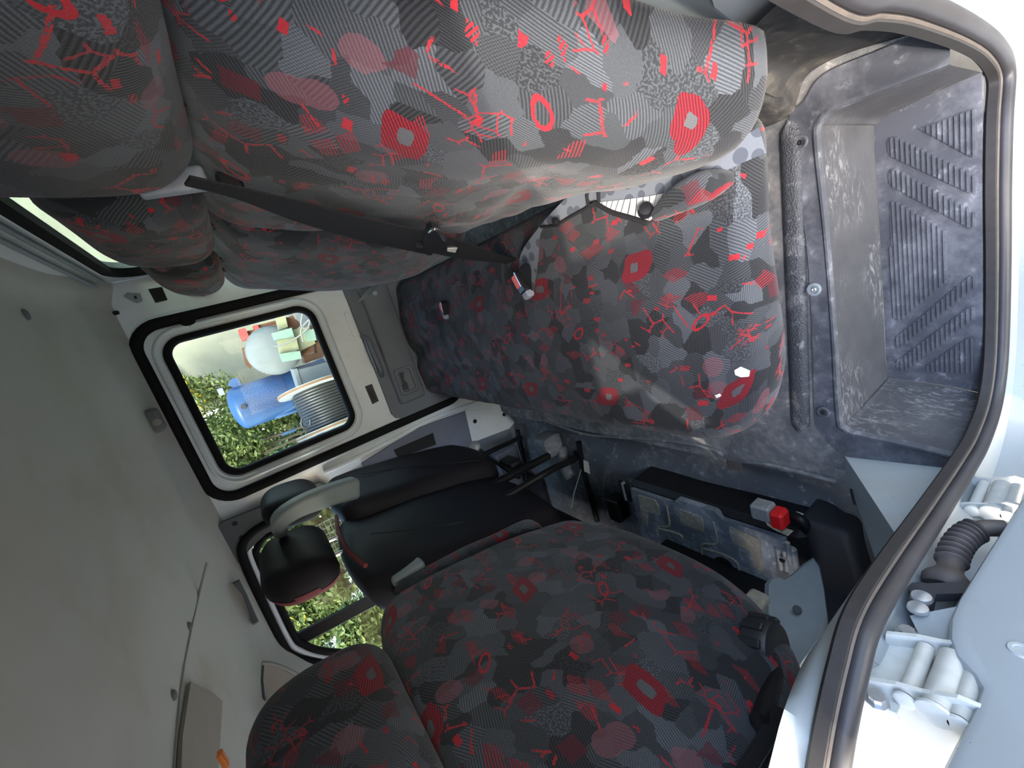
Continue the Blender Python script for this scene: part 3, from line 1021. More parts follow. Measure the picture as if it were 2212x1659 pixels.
door2 = struct(d2.build('door_2', 'white_paint', None, 40), 'white far front door with a divided window')
mb = MB(); sweep(mb, win, [(-0.008, 0.008), (-0.008, -0.008), (0.008, -0.010), (0.010, 0.008)], (0, 1, 0), True); mb.build('window_seal', 'black_rubber', door2, 50)
mb = MB(); sweep(mb, off(win, sgn * 0.035, 1.862), [(-0.013, 0.010), (-0.013, -0.006), (0.0, -0.012), (0.013, -0.006), (0.013, 0.010)], (0, 1, 0), True); mb.build('door_seal', 'black_rubber', door2, 50)
mb = MB(); mb.prism(off(win, -sgn * 0.002, 1.876), (0, 0.004, 0)); mb.build('window_pane', 'side_glass', door2)
mb = MB()
b0, b1 = P(628, 1386, 1, 1.872), P(960, 1212, 1, 1.872)
dv = (b1 - b0).normalized(); w = dv.cross(Vector((0, 1, 0))) * 0.027
mb.prism([b0 - w, b1 - w, b1 + w, b0 + w], (0, -0.016, 0)); mb.build('divider_bar', 'black_rubber', door2)
mb = MB(); mb.tube([b0 - w * 1.0 + Vector((0, -0.016, 0)), b1 - w * 1.0 + Vector((0, -0.016, 0))], 0.002, 6); mb.build('divider_lip', 'arm_grey', door2, 60)
for nm_, px_, y_, r_, mt_ in (('frame_seal', [(640, 1095), (590, 1124), (548, 1148), (524, 1176), (526, 1208), (560, 1288), (606, 1385), (636, 1418), (700, 1434), (800, 1442), (900, 1448)], 1.836, 0.016, 'black_rubber'),
                             ('frame_strip', [(650, 1102), (600, 1132), (562, 1152), (541, 1180), (542, 1205), (575, 1280), (622, 1378), (646, 1403), (700, 1420), (800, 1428), (900, 1434)], 1.852, 0.010, 'white_paint'),
                             ('glass_seal', [(660, 1112), (610, 1142), (572, 1160), (555, 1185), (556, 1204), (590, 1278), (634, 1370), (656, 1391), (700, 1406), (800, 1413), (900, 1420)], 1.856, 0.014, 'black_rubber')):
    mb = MB(); mb.tube(smoothpath([P(a, b, 1, y_) for a, b in px_], 5), r_, 10); mb.build(nm_, mt_, door2, 60)
mb = MB(); mb.prism([(-0.70, 1.885, -0.35), (-0.70, 1.885, 0.42), (-2.0, 1.885, 0.55), (-2.0, 1.885, -0.35)], (0, 0.02, 0)); mb.build('door_skin', 'card_grey', door2)

# moulded trims above the far front door ------------------------------------------
mb = MB()
ra = [on_ceiling(a, b, 1.33) for a, b in ((447, 1215), (428, 1290), (408, 1380), (392, 1470), (382, 1560), (374, 1659), (366, 1760))]
mb.tube(smoothpath(ra, 5), 0.0035, 6)
trim1 = struct(mb.build('trim_1', 'header_plastic', None, 60), 'thin moulded seam of the headliner above the far front window')
pk = plate('pocket_shade', [(488, 1268), (500, 1258), (516, 1262), (540, 1300), (560, 1342), (548, 1350), (520, 1330), (500, 1300)], 'header_shade', trim1, 1.752, -0.004)  # flat plate, the shade of the recess is put into its darker colour
plate('grab_bracket', [(503, 1258), (517, 1251), (533, 1282), (557, 1338), (546, 1345), (536, 1312), (524, 1282)], 'pillar_dark', pk, 1.748, -0.012)
trim2 = MB(); trim2.prism([P(a, b, 1, 1.58) for a, b in ((572, 1436), (600, 1442), (645, 1465), (690, 1500), (640, 1600), (578, 1545))], (0, 0.012, 0))
trim2 = struct(trim2.build('trim_2', 'header_shade'), 'beige front pillar panel behind the patterned driver seat')
mb = MB(); mb.tube([P(a, b, 1, 1.575) for a, b in ((568, 1434), (566, 1470), (574, 1545))], 0.004, 6); mb.build('panel_edge', 'card_dark', trim2, 60)
mb = MB(); mb.tube(smoothpath([P(a, b, 1, 1.575) for a, b in ((566, 1432), (590, 1434), (630, 1450), (660, 1470))], 4), 0.007, 6); mb.build('panel_roll', 'header_plastic', trim2, 60)
mb = MB()
vq = [on_ceiling(a, b, 1.33) for a, b in ((402, 1478), (448, 1500), (472, 1520), (462, 1659), (450, 1800), (372, 1800), (382, 1600))]
mb.prism([q - Vector((0, 0, 0.010)) for q in vq], (0, 0, 0.008))
trim3 = struct(mb.build('trim_3', 'header_shade', None, 60), 'beige sun visor folded against the header')
mb = MB(); c = P(482, 1640, 2, 1.24); mb.rbox((0.014, 0.007, 0.004), 0.003, (3, 2, 1), lambda p, u: c + Vector(p))  # small plain orange block
tag(mb.build('orange_block', 'orange_plain', None, 60), 'small orange block behind the driver seat headrest', 'tag')

# front bulkhead and dashboard, hidden behind the seats
mb = MB(); mb.prism([(-1.75, 0.1, -0.4), (-1.75, 0.1, 0.62), (-1.55, 0.1, 0.66), (-1.5, 0.1, 0.5), (-1.62, 0.1, 0.3), (-1.68, 0.1, -0.4)], (0, 1.8, 0))
struct(mb.build('wall_front', 'card_grey'), 'grey dashboard and bulkhead ahead of the front seats')

# rear wall with its window ----------------------------------------------------
def wx(x): return lambda a, b: Vector((x, a, b))
mb = MB()
RW = (0.30, 1.795, 0.66, 1.232)
loops = [rrect(RW[0] - d, RW[1] + d, RW[2] - d, RW[3] + d * 0.8, 0.09 + d, 8, wx(x)) for d, x in ((0.0, 0.40), (0.006, 0.362), (0.02, 0.357), (0.03, 0.362))]
big = [Vector((0.362, max(0.1, min(1.93, p.y + (p.y - 1.05) * 0.5)), max(-0.3, min(1.36, p.z + (p.z - 0.95) * 1.8)))) for p in loops[-1]]
mb.rings(loops + [big])
wall_rear = struct(mb.build('wall_rear', 'white_paint', None, 35), 'white painted rear wall of the cab')
for zz, xx in ((1.262, 0.353), (1.285, 0.345)):
    mb = MB(); mb.tube([(xx, 0.3, zz), (xx, 1.80, zz)], 0.006, 8); mb.build('header_bead', 'trim_grey', wall_rear, 60)
w1 = MB()
sweep(w1, rrect(RW[0], RW[1], RW[2], RW[3], 0.09, 8, wx(0.366)), [(-0.012, 0.012), (-0.012, -0.010), (0.0, -0.014), (0.013, -0.008), (0.013, 0.012)], (1, 0, 0), True)
win1 = struct(w1.build('window_1', 'black_rubber', None, 50), 'rear window with a black rubber seal behind the headrests')
mb = MB(); mb.prism(rrect(RW[0] - 0.004, RW[1] + 0.004, RW[2] - 0.004, RW[3] + 0.004, 0.09, 8, wx(0.370)), (0.004, 0, 0)); mb.build('window_pane', 'rear_glass', win1)

# near side: door opening of the body ----------------------------------------------
SY = 0.15
seal_px = [(1834, 6), (1912, 12), (1990, 28), (2094, 72), (2146, 110), (2168, 160), (2163, 260), (2160, 400), (2160, 550), (2158, 700), (2153, 800), (2140, 880), (2115, 950),
           (2086, 1002), (2018, 1106), (1928, 1240), (1868, 1345), (1838, 1450), (1814, 1560), (1797, 1659)]
seal_pts = [(0.185, 1.25), (0.181, 1.0), (0.177, 0.82), (0.172, 0.70)] + [(P(a, b, 1, SY).x, P(a, b, 1, SY).z) for a, b in seal_px] + [(P(a, b, 1, SY).x, P(a, b, 1, SY).z) for a, b in ((1781, 1760), (1766, 1880), (1752, 2010))] + [(-0.66, 0.95), (-0.69, 1.08), (-0.70, 1.27)]
sp = smoothpath([(a, SY, b) for a, b in seal_pts], 6)
og = 1
ctr = Vector((-0.2, SY, 0.4))
_t = (sp[72] - sp[70]).normalized().cross(Vector((0, 1, 0)))
if _t.dot(sp[72] - ctr) < 0: og = -1
mb = MB()
loops = []
prof = [(0.004, 0.162), (0.004, 0.153), (0.022, 0.152), (0.060, 0.150), (0.078, 0.135), (0.084, 0.090), (0.088, 0.060), (0.100, 0.045), (0.22, 0.03)]
m = len(sp)
nls = [((sp[min(i + 1, m - 1)] - sp[max(i - 1, 0)]).normalized().cross(Vector((0, 1, 0)))) * og for i in range(m)]
vs = []; fs = []
for i in range(m):
    for a, y in prof:
        q = sp[i] + nls[i] * a; vs.append((q.x, y, q.z))
k = len(prof)
for i in range(m - 1):
    for j in range(k - 1):
        fs.append((i * k + j, i * k + j + 1, (i + 1) * k + j + 1, (i + 1) * k + j))
mb.add(vs, fs)
wall_near = struct(mb.build('wall_near', 'white_paint_out', None, 40), 'white painted door frame on the open side')
# roof rail of the near side
mb = MB(); mb.prism([(-2.0, 0.03, 1.10), (-2.0, 0.16, 1.115), (-2.0, 0.17, 1.44), (-2.0, 0.05, 1.44)], (2.4, 0, 0)); mb.build('roof_rail', 'white_paint_out', wall_near)
# body side ahead of the pillar (front door, closed) and behind the opening
mb = MB(); mb.prism([(-0.72, 0.05, -0.6), (-0.72, 0.05, 0.62), (-1.9, 0.05, 0.66), (-1.9, 0.05, -0.6)], (0, 0.05, 0)); mb.build('front_door_skin', 'white_paint_out', wall_near)
mb = MB(); mb.prism([(0.6, 0.03, -0.6), (0.6, 0.03, 1.42), (0.72, 0.03, 1.42), (0.72, 0.03, -0.6)], (0, 0.03, 0)); mb.build('rear_skin', 'white_paint_out', wall_near)
# inner face of the middle pillar
mb = MB()
ipx = [(1905, 1190), (1867, 1236), (1805, 1324), (1760, 1390), (1728, 1440), (1689, 1536), (1656, 1659), (1622, 1780), (1590, 1900)]
iq = [P(a, b, 0, -0.545) for a, b in ipx] + [Vector((-0.70, 0.19, 1.0)), Vector((-0.72, 0.19, 1.32))]
loops = []
for q in smoothpath(iq, 3):
    sx = min(sp, key=lambda w: abs(w.z - q.z) + (10 if w.x > -0.3 else 0)).x
    loops.append([Vector((sx - 0.004, 0.156, q.z)), Vector((sx * 0.55 + q.x * 0.45, 0.5 * (0.16 + q.y) + 0.004, q.z)), Vector((q.x + 0.006, q.y - 0.003, q.z)), Vector((q.x - 0.012, q.y, q.z)), Vector((q.x - 0.13, q.y, q.z)), Vector((q.x - 0.13, 0.152, q.z))])
mb.rings(loops, (True, True)); mb.build('pillar_inner', 'jamb_paint', wall_near, 50)
# gusset at the foot of the middle pillar
A = Vector((-0.583, 0.352, -0.002)); B_ = Vector((-0.57, 0.165, -0.002)); Cg = Vector((-0.553, 0.196, 0.275)); Dg = Vector((-0.548, 0.165, 0.275))
mb = MB()
mb.add([A, B_, Dg, Cg], [(0, 1, 2, 3)])
E1 = P(1852, 1090, 0, -0.665); E2 = P(1892, 1212, 0, -0.73); E3 = P(1945, 1150, 0, -0.565)
mb.add([A, Cg, E2, E1, Vector((-0.66, 0.37, -0.03))], [(0, 1, 2, 3, 4)])
mb.add([Cg, Dg, Vector((-0.70, 0.17, 0.30)), E2], [(0, 1, 2, 3)])
gus = mb.build('pillar_gusset', 'jamb_paint', wall_near)
mb = MB()
hc = P(1843, 1073, 0, -0.632); nrm = (Cg - A).cross(E1 - A).normalized()
if nrm.dot(CAM - hc) < 0: nrm = -nrm
tt = (E1 - A).normalized(); bb = nrm.cross(tt)
mb.prism([hc + nrm * 0.002 + tt * 0.017 * cos(a) + bb * 0.008 * sin(a) for a in [2 * pi * i / 16 for i in range(16)]], -nrm * 0.003)
mb.build('gusset_hole', 'dark_void', gus)
# rear pillar foot seen past the bench: grey trim and white metal
mb = MB(); mb.prism([P(a, b, 0, 0.232) for a, b in ((1250, -120), (1480, -120), (1540, 20), (1592, 60), (1600, 150), (1500, 200), (1300, 150))], (0.02, 0, 0))
mb.build('rear_pillar_trim', 'trim_grey', wall_near)
mb = MB(); mb.prism([P(a, b, 0, 0.236) for a, b in ((1480, -160), (1800, -160), (1720, -20), (1660, 60), (1582, 150), (1560, 60))], (0.03, 0, 0))
mb.build('rear_pillar_foot', 'white_paint', wall_near)

# weather strip ------------------------------------------------------------------
mb = MB()
lp = []
bul = [(0.005 + 0.0110 * cos(a), SY - 0.003 + 0.0110 * sin(a)) for a in [2 * pi * i / 14 for i in range(14)]]
for i in range(m):
    lp.append([Vector(((sp[i] + nls[i] * a).x, y, (sp[i] + nls[i] * a).z)) for a, y in bul])
mb.rings(lp, (True, True))
seal = struct(mb.build('trim_4', 'bulb_rubber', None, 60), 'thick black rubber weather strip around the open doorway')
mb = MB(); lp = []
clip = [(-0.0115, SY + 0.004), (-0.012, SY + 0.016), (-0.006, SY + 0.020), (0.004, SY + 0.017), (0.004, SY + 0.004), (-0.006, SY + 0.001)]
for i in range(m):
    lp.append([Vector(((sp[i] + nls[i] * a).x, y, (sp[i] + nls[i] * a).z)) for a, y in clip])
mb.rings(lp, (True, True)); mb.build('seal_clip', 'clip_rubber', seal, 40)
mb = MB(); lp = []
lip = [(-0.0068, SY + 0.0005), (-0.0080, SY + 0.0025), (-0.0095, SY + 0.0025), (-0.0085, SY)]
for i in range(m):
    lp.append([Vector(((sp[i] + nls[i] * a).x, y, (sp[i] + nls[i] * a).z)) for a, y in lip])
mb.rings(lp, (True, True)); mb.build('seal_lip', 'lip_rubber', seal, 40)

# open door ------------------------------------------------------------------------
XD = -0.495
dp = [(2300, 930), (2212, 1062), (2135, 1180), (2066, 1290), (2050, 1330), (2048, 1372), (2062, 1410), (2100, 1450), (2116, 1478), (2100, 1525), (2030, 1659), (1960, 1800)]
dpts = [P(a, b, 0, XD) for a, b in dp]
poly = dpts + [Vector((XD, 0.04, 1.25)), Vector((XD, -0.75, 1.25)), Vector((XD, -0.85, 0.7)), Vector((XD, -0.85, -0.3)), Vector((XD, 0.03, -0.3))]
mb = MB()
cen = Vector((XD, -0.4, 0.5))
def ins(ps, d, x):
    out = []; mm = len(ps)
    for i in range(mm):
        t = (ps[(i + 1) % mm] - ps[i - 1]).normalized(); q = t.cross(Vector((1, 0, 0)))
        if q.dot(cen - ps[i]) < 0: q = -q
        out.append(Vector((x, ps[i].y + q.y * d, ps[i].z + q.z * d)))
    return out
mb.rings([ins(poly, 0.0, XD - 0.07), ins(poly, 0.0, XD - 0.010), ins(poly, 0.003, XD - 0.003), ins(poly, 0.010, XD)], (True, True))
door3 = struct(mb.build('door_3', 'white_paint_out', None, 40), 'white open near door swung forward on its hinges')
c = P(2205, 1405, 0, XD); mb = MB(); mb.lathe([(0.010, 0), (0.009, 0.0015), (0.006, 0.0015), (0.005, 0.0005), (0.001, 0.0005)], c, (1, 0, 0), 16); mb.build('panel_dimple', 'white_paint_out', door3, 40)
# pressed jamb bulge between the hinges
XJ = -0.522
mb = MB(); mb.add([P(1965, 1330, 0, XJ), P(2118, 1300, 0, XJ + 0.03), P(2060, 1440, 0, XJ), P(2010, 1420, 0, XJ - 0.005)], [(0, 1, 2, 3)])
mb.build('jamb_pressing', 'white_paint_out', wall_near)


def hinge(z0, z1, y_in, y_out, xj, tilt):
    """Pressed-steel door hinge: two arms, three upright pins, bolts."""
    e = MB()
    for z, ext in ((z0, 0.0), (z1, 0.014)):
        poly = [(xj - 0.012, y_in + 0.012), (xj + 0.012, y_in + 0.010), (xj + 0.020, y_in - 0.015), (xj + 0.022, (y_in + y_out) / 2), (xj + 0.030, y_out + 0.01), (xj + 0.026, y_out - ext), (xj + 0.006, y_out - ext), (xj - 0.004, (y_in + y_out) / 2), (xj - 0.012, y_in - 0.01)]
        e.prism([(a, b, z + tilt * (b - y_in)) for a, b in poly], (0, 0, 0.005))
    h = e.build('hinge', 'hinge_paint', door3)
    mbp = MB(); mbp.prism([(xj - 0.010, y_in + 0.014, z0), (xj - 0.006, y_in + 0.014, z0), (xj + 0.004, y_in - 0.02, z0), (xj, y_in - 0.02, z0)], (0, 0, z1 - z0 + 0.02)); mbp.build('hinge_plate', 'hinge_paint', h)
    for fr, r in ((0.34, 0.0075), (0.66, 0.012), (0.90, 0.008)):
        yy = y_in + (y_out - y_in) * fr
        q = MB(); q.cyl((xj + 0.008 + 0.008 * fr, yy, z0 + 0.002), (xj + 0.008 + 0.008 * fr, yy, z1 + 0.002), r, 18); q.build('hinge_pin', 'hinge_pin', h, 40)
        q = MB(); q.lathe([(r * 1.25, 0), (r * 1.2, 0.003), (r * 0.9, 0.004), (0.001, 0.004)], (xj + 0.008 + 0.008 * fr, yy, z1 + 0.005), (0, 0, 1), 18); q.build('rivet_head', 'hinge_paint', h, 40)
    for zz in (z0 - 0.012, z1 + 0.018):
        q = MB(); q.lathe([(0.011, 0), (0.011, 0.003), (0.0075, 0.003), (0.0075, 0.010), (0.001, 0.010)], (xj + 0.002, y_in - 0.004, zz), (1, 0, 0), 8); q.build('hinge_bolt', 'rivet_metal', h, 40)
    return h


def hinge_at(a, b, c, d, xj):
    hinge(P(*a, 0, xj).z, P(*b, 0, xj).z, P(*c, 0, xj).y, P(*d, 0, xj + 0.02).y, xj, 0.25)


hinge_at((1985, 1405), (1950, 1515), (1905, 1470), (2100, 1545), -0.525)
hinge_at((2095, 1050), (2085, 1108), (2070, 1080), (2195, 1095), -0.582)
# check strap
XS = -0.525
sd = MB()
sd.prism([P(a, b, 0, XS) for a, b in ((1985, 1273), (2005, 1276), (2120, 1272), (2120, 1297), (2022, 1300), (2018, 1318), (2004, 1330), (1980, 1327), (1962, 1312), (1968, 1296), (1962, 1284), (1970, 1275))], (0.012, 0, 0))
strap = sd.build('check_strap', 'strap_black', door3)
for (a, b) in ((1991, 1292), (1983, 1316)):
    mb = MB(); mb.lathe([(0.0105, 0), (0.0095, 0.004), (0.006, 0.0055), (0.001, 0.006)], P(a, b, 0, XS + 0.012), (1, 0, 0), 20); mb.build('strap_rivet', 'rivet_metal', strap, 50)
# cable boot
bp = smoothpath([P(2042, 1272, 0, -0.54), P(2046, 1255, 0, -0.535), P(2052, 1228, 0, -0.53), P(2060, 1195, 0, -0.525), P(2076, 1168, 0, -0.52), P(2098, 1150, 0, -0.517), P(2128, 1141, 0, -0.515), P(2172, 1142, 0, -0.515)], 10)
rad = []
mm = len(bp)
for i in range(mm):
    u = i / (mm - 1)
    if u < 0.14: r = 0.024
    elif u < 0.27: r = 0.024 - 0.010 * (u - 0.14) / 0.13
    elif u < 0.36: r = 0.0135
    elif u < 0.80: r = 0.0145 + 0.0035 * sin((u - 0.36) / 0.44 * 2 * pi * 9)
    else: r = 0.0115
    rad.append(r)
# finer sampling for the corrugations
fine = []; fr = []
for i in range(mm - 1):
    for j in range(5):
        u = (i + j / 5) / (mm - 1)
        fine.append(bp[i].lerp(bp[i + 1], j / 5))
        if u < 0.12: r = 0.022 + 0.003 * u / 0.12
        elif u < 0.28: r = 0.025 - 0.0115 * sstep(0.12, 0.28, u)
        elif u < 0.34: r = 0.0135
        elif u < 0.80: r = 0.0145 + 0.0032 * sin((u - 0.34) / 0.46 * 2 * pi * 9)
        else: r = 0.0115
        fr.append(r)
mb = MB(); mb.tube(fine, fr, 20); mb.build('cable_boot', 'boot_rubber', door3, 60)

# ------------------------------------------------------------------ rear bench
def wob(x, y, z, s, a):
    return a * noise.noise(Vector((x * s, y * s, z * s)))


bench = thing('rear_bench', 'rear bench with red and grey patterned slip covers, worn and rucked up', 'bench seat', (0.0, 1.0, 0.0))
# seat cushion: 0 = y, 1 = x, 2 = z
def cushion(p, u):
    y = 1.092 + p[0]; x = -0.135 + p[1]; z = 0.313 + p[2]
    # plan rounding of the near front corner and rear edge
    yn = 0.300
    R = 0.19
    if u[1] < 0:
        lim = 0.0
        if y < yn + R:
            lim = R - sqrt(max(0.0, R * R - (yn + R - y) ** 2))
        x0 = -0.405 + lim
        x = x0 + (x + 0.405) * (0.27 - lim) / 0.27
    # tuck the underside in
    if u[2] < 0.2:
        k = 0.09 * sstep(0.2, -1.0, u[2])
        if y < 0.6: y += k * sstep(0.6, 0.3, y)
        if u[1] < -0.5: x += k * 0.6
    z += -0.020 * sstep(0.3, 1.0, u[1]) + 0.012 * (1 - u[1] ** 2) * max(0, u[2])
    # far end sags into folds
    f = sstep(1.25, 1.75, y) * max(0, u[2])
    z -= 0.022 * f * gauss(x + 0.35 * (y - 1.55), -0.10, 0.035)
    z -= 0.020 * f * gauss(x + 0.55 * (y - 1.5), -0.23, 0.03)
    z += wob(x, y, 0, 6, 0.008) + wob(x, y, 4, 17, 0.0035)
    # crease where the cover has slipped
    z -= 0.010 * gauss(x - 0.02, -0.02 - 0.25 * (y - 0.62), 0.012) * gauss(y, 0.72, 0.16) * max(0, u[2])
    return Vector((x, y, z))
mb = MB(); mb.rbox((0.792, 0.27, 0.048), 0.042, (64, 26, 3), cushion, (0.13, 0.04))
mb.build('seat_cushion', 'seat_fabric', bench, 179)
mb = MB(); mb.box((-0.06, 1.15, 0.115), (0.17, 0.66, 0.115), bev=0.02); mb.build('seat_base', 'frame_black', bench)

def back_x(z): return 0.115 + 0.2 * (z - 0.35)
# near backrest: 0 = y, 1 = height, 2 = thickness (front = +)
def backA(p, u):
    y = 0.605 + p[0]; hgt = 0.665 + p[1]
    x = back_x(hgt) + 0.075 - p[2]
    rb_ = max(0.0, -u[2]) * sstep(0.52, 0.28, y)
    x -= 0.062 * rb_
    y += 0.075 * rb_
    fr = max(0.0, u[2] + 0.4) / 1.4
    lob = sstep(0.66, 0.36, y) * sstep(0.95, 0.40, hgt)         # swollen lower near bolster
    x -= 0.030 * fr * (1 - u[0] ** 2) * (1 - u[1] ** 2)
    x -= 0.050 * lob * fr
    # lower edge lifts towards the middle
    low = sstep(0.75, 0.36, hgt)
    hgt += low * (0.055 * sstep(0.42, 0.60, y) - 0.015 * sstep(0.45, 0.3, y))
    # near end tapers backwards at the top
    x += 0.06 * sstep(0.50, 0.27, y) * sstep(0.50, 0.90, hgt)
    yy_ = y
    y += 0.075 * sstep(0.52, 0.27, yy_) * sstep(0.42, 0.85, hgt)
    y -= 0.022 * sstep(0.46, 0.30, yy_) * sstep(0.52, 0.38, hgt)
    x += 0.012 * gauss(hgt + 0.28 * (y - 0.5), 0.56, 0.03) * fr * sstep(0.35, 0.5, y)
    x += wob(y, hgt, 2, 5, 0.010) * fr + wob(y, hgt, 7, 14, 0.004) * fr
    return Vector((x, y, hgt))
mb = MB(); mb.rbox((0.335, 0.305, 0.075), 0.065, (36, 34, 4), backA, (0.02, 0.03))
mb.build('backrest', 'seat_fabric', bench, 179)
def backB(p, u):
    y = 1.315 + p[0]; hgt = 0.66 + p[1]
    x = back_x(hgt) + 0.065 - p[2]
    fr = max(0.0, u[2] + 0.4) / 1.4
    x -= 0.045 * fr * (1 - u[0] ** 2) * (1 - u[1] ** 2)
    hgt += sstep(0.6, 0.36, hgt) * (0.03 - 0.02 * u[0])
    x += wob(y, hgt, 12, 5, 0.010) * fr
    return Vector((x, y, hgt))
mb = MB(); mb.rbox((0.375, 0.295, 0.07), 0.06, (34, 28, 4), backB, (0.55, 0.31))
bkB = mb.build('backrest', 'seat_fabric', bench, 179)
# torn foam showing at the far lower corner
c = P(806, 632, 1, 1.66)
mb = MB(); mb.rbox((0.075, 0.02, 0.034), 0.018, (5, 2, 3), lambda p, u: c + Vector((0.01 + p[0] * 0.3 - p[2] * 0.3, p[0] * 0.5 + 0.04, p[2] - 0.5 * p[0])))
fm = mb.build('foam_patch', 'glue_white', bkB, 179)
mb = MB(); mb.lathe([(0.009, 0), (0.009, 0.002), (0.001, 0.002)], P(810, 633, 1, 1.632), (-0.4, -1, 0.2), 12); mb.build('foam_hole', 'buckle_grey', fm)

def headrest(y0, y1, z0, z1, xf, th, uvo, lean=0.15, seed=0, pl=0.09):
    cy, cz = (y0 + y1) / 2, (z0 + z1) / 2
    hy, hz = (y1 - y0) / 2, (z1 - z0) / 2
    def d(p, u):
        k = 1 - 0.16 * max(0, u[1]) ** 2 - 0.10 * max(0, -u[1]) ** 2
        y = cy + p[0] * k; z = cz + p[1]
        x = xf + th + lean * (z - z0) - p[2] * (1 - 0.25 * u[1] ** 2)
        return Vector((x + wob(y, z, seed, 9, 0.006), y, z))
    m_ = MB(); m_.rbox((hy, hz, th), min(th, hz) * 0.93, (12, 10, 3), d, uvo)
    h = m_.build('headrest', 'seat_fabric', bench, 179)
    for s in (-0.4, 0.4):
        q = MB(); q.cyl((xf + th + 0.01, cy + s * hy, z0 - pl), (xf + th, cy + s * hy, z0 + 0.03), 0.007, 12); q.build('headrest_post', 'frame_black', h, 40)
    return h
headrest(0.27, 0.655, 0.955, 1.235, 0.185, 0.070, (0.2, 0.1), 0.12, 3, 0.01)
headrest(0.75, 1.14, 0.955, 1.15, 0.205, 0.060, (0.7, 0.9), 0.15, 5)
headrest(1.22, 1.57, 0.955, 1.115, 0.205, 0.055, (1.3, 0.4), 0.15, 8)

# original upholstery showing in the gap behind the cover
def PS(px, py, z): return P(px, py, 2, z)
def ribbon(mb, edge_a, edge_b, k=6, lift=0.0, uv=None):
    a, b = smoothpath(edge_a, k), smoothpath(edge_b, k)
    n = len(a)
    top = [q for pr in zip(a, b) for q in pr]
    fs = [(2 * i, 2 * i + 1, 2 * i + 3, 2 * i + 2) for i in range(n - 1)]
    uvs = None
    if uv:
        L = [0.0]
        for i in range(1, n): L.append(L[-1] + (a[i] - a[i - 1]).length)
        uvs = [[(L[i], 0), (L[i], 1), (L[i + 1], 1), (L[i + 1], 0)] for i in range(n - 1)]
    mb.add(top, fs, uvs)
    return mb
gz = 0.392
ga = [(1132, 645), (1122, 560), (1165, 490), (1225, 425), (1270, 385), (1370, 365), (1480, 340), (1580, 305), (1640, 275)]
gb = [(1152, 640), (1163, 560), (1172, 495), (1230, 468), (1288, 440), (1390, 425), (1495, 402), (1590, 358), (1655, 330)]
mb = MB(); ribbon(mb, [PS(a, b, gz) for a, b in ga], [PS(a, b, gz) for a, b in gb])
up = mb.build('upholstery_gap', 'spotted_cloth', bench, 179)
mb = MB(); ribbon(mb, [PS(a, b, gz + 0.002) for a, b in ((1288, 437), (1340, 432), (1400, 424), (1450, 414), (1495, 400))], [PS(a, b, gz + 0.002) for a, b in ((1292, 440), (1330, 462), (1398, 478), (1425, 448), (1492, 404))], 6, uv=True)
mb.build('ticking_strip', 'ticking', bench, 179)
def strip(name, pts, r, mat, parent, z=None, n=8, k=5):
    m_ = MB(); m_.tube(smoothpath([PS(a, b, z) if z is not None else Vector((a, b)) for a, b in pts], k), r, n); return m_.build(name, mat, parent, 60)
strip('cover_hem', [(1285, 438), (1320, 458), (1360, 470), (1398, 482)], 0.0045, 'belt_web', bench, gz + 0.003)
strip('elastic_cord', [(1298, 398), (1293, 415), (1294, 438)], 0.003, 'belt_web', bench, gz + 0.006)
strip('elastic_cord', [(1275, 402), (1268, 422), (1272, 442), (1284, 438)], 0.003, 'belt_web', bench, gz + 0.006)
strip('hem_line', [(1168, 490), (1200, 486), (1230, 470), (1283, 440)], 0.003, 'belt_web', bench, gz + 0.002)
for (px, py, r) in ((1395, 456, 0.013), (1202, 482, 0.008)):
    c = PS(px, py, gz + 0.004)
    mb = MB(); mb.lathe([(r, 0), (r, 0.006), (r * 0.8, 0.012), (r * 0.2, 0.013)], c, (0.3, -0.6, 0.7), 18); mb.build('hem_button', 'belt_plastic', bench, 50)
# rolled fold of the cover
fp = smoothpath([PS(1415, 470, gz + 0.004), PS(1450, 440, gz + 0.012), PS(1500, 412, gz + 0.016), PS(1545, 395, gz + 0.012), PS(1580, 385, gz)], 6)
def fold(p, u):
    t = (u[0] + 1) / 2 * (len(fp) - 1); i = min(len(fp) - 2, int(t)); f = t - i
    c0 = fp[i].lerp(fp[i + 1], f); w = 0.022 * (1 - 0.75 * abs(u[0]) ** 2)
    d = (fp[i + 1] - fp[i]).normalized(); s_ = d.cross(Vector((0, 0, 1))).normalized()
    return c0 + s_ * u[1] * w + Vector((0, 0, u[2] * 0.012))
mb = MB(); mb.rbox((0.08, 0.02, 0.01), 0.009, (16, 4, 2), fold, (0.4, 0.1)); mb.build('cover_fold', 'seat_fabric', bench, 179)
# holes worn through the cover
for pts in ([(1586, 800), (1598, 793), (1607, 797), (1617, 803), (1616, 814), (1600, 815), (1588, 810)], [(1544, 854), (1551, 852), (1555, 857), (1548, 860)]):
    mb = MB(); mb.prism([PS(a, b, 0.3745) for a, b in pts], (0, 0, -0.012)); mb.build('worn_hole', 'glue_white', bench)

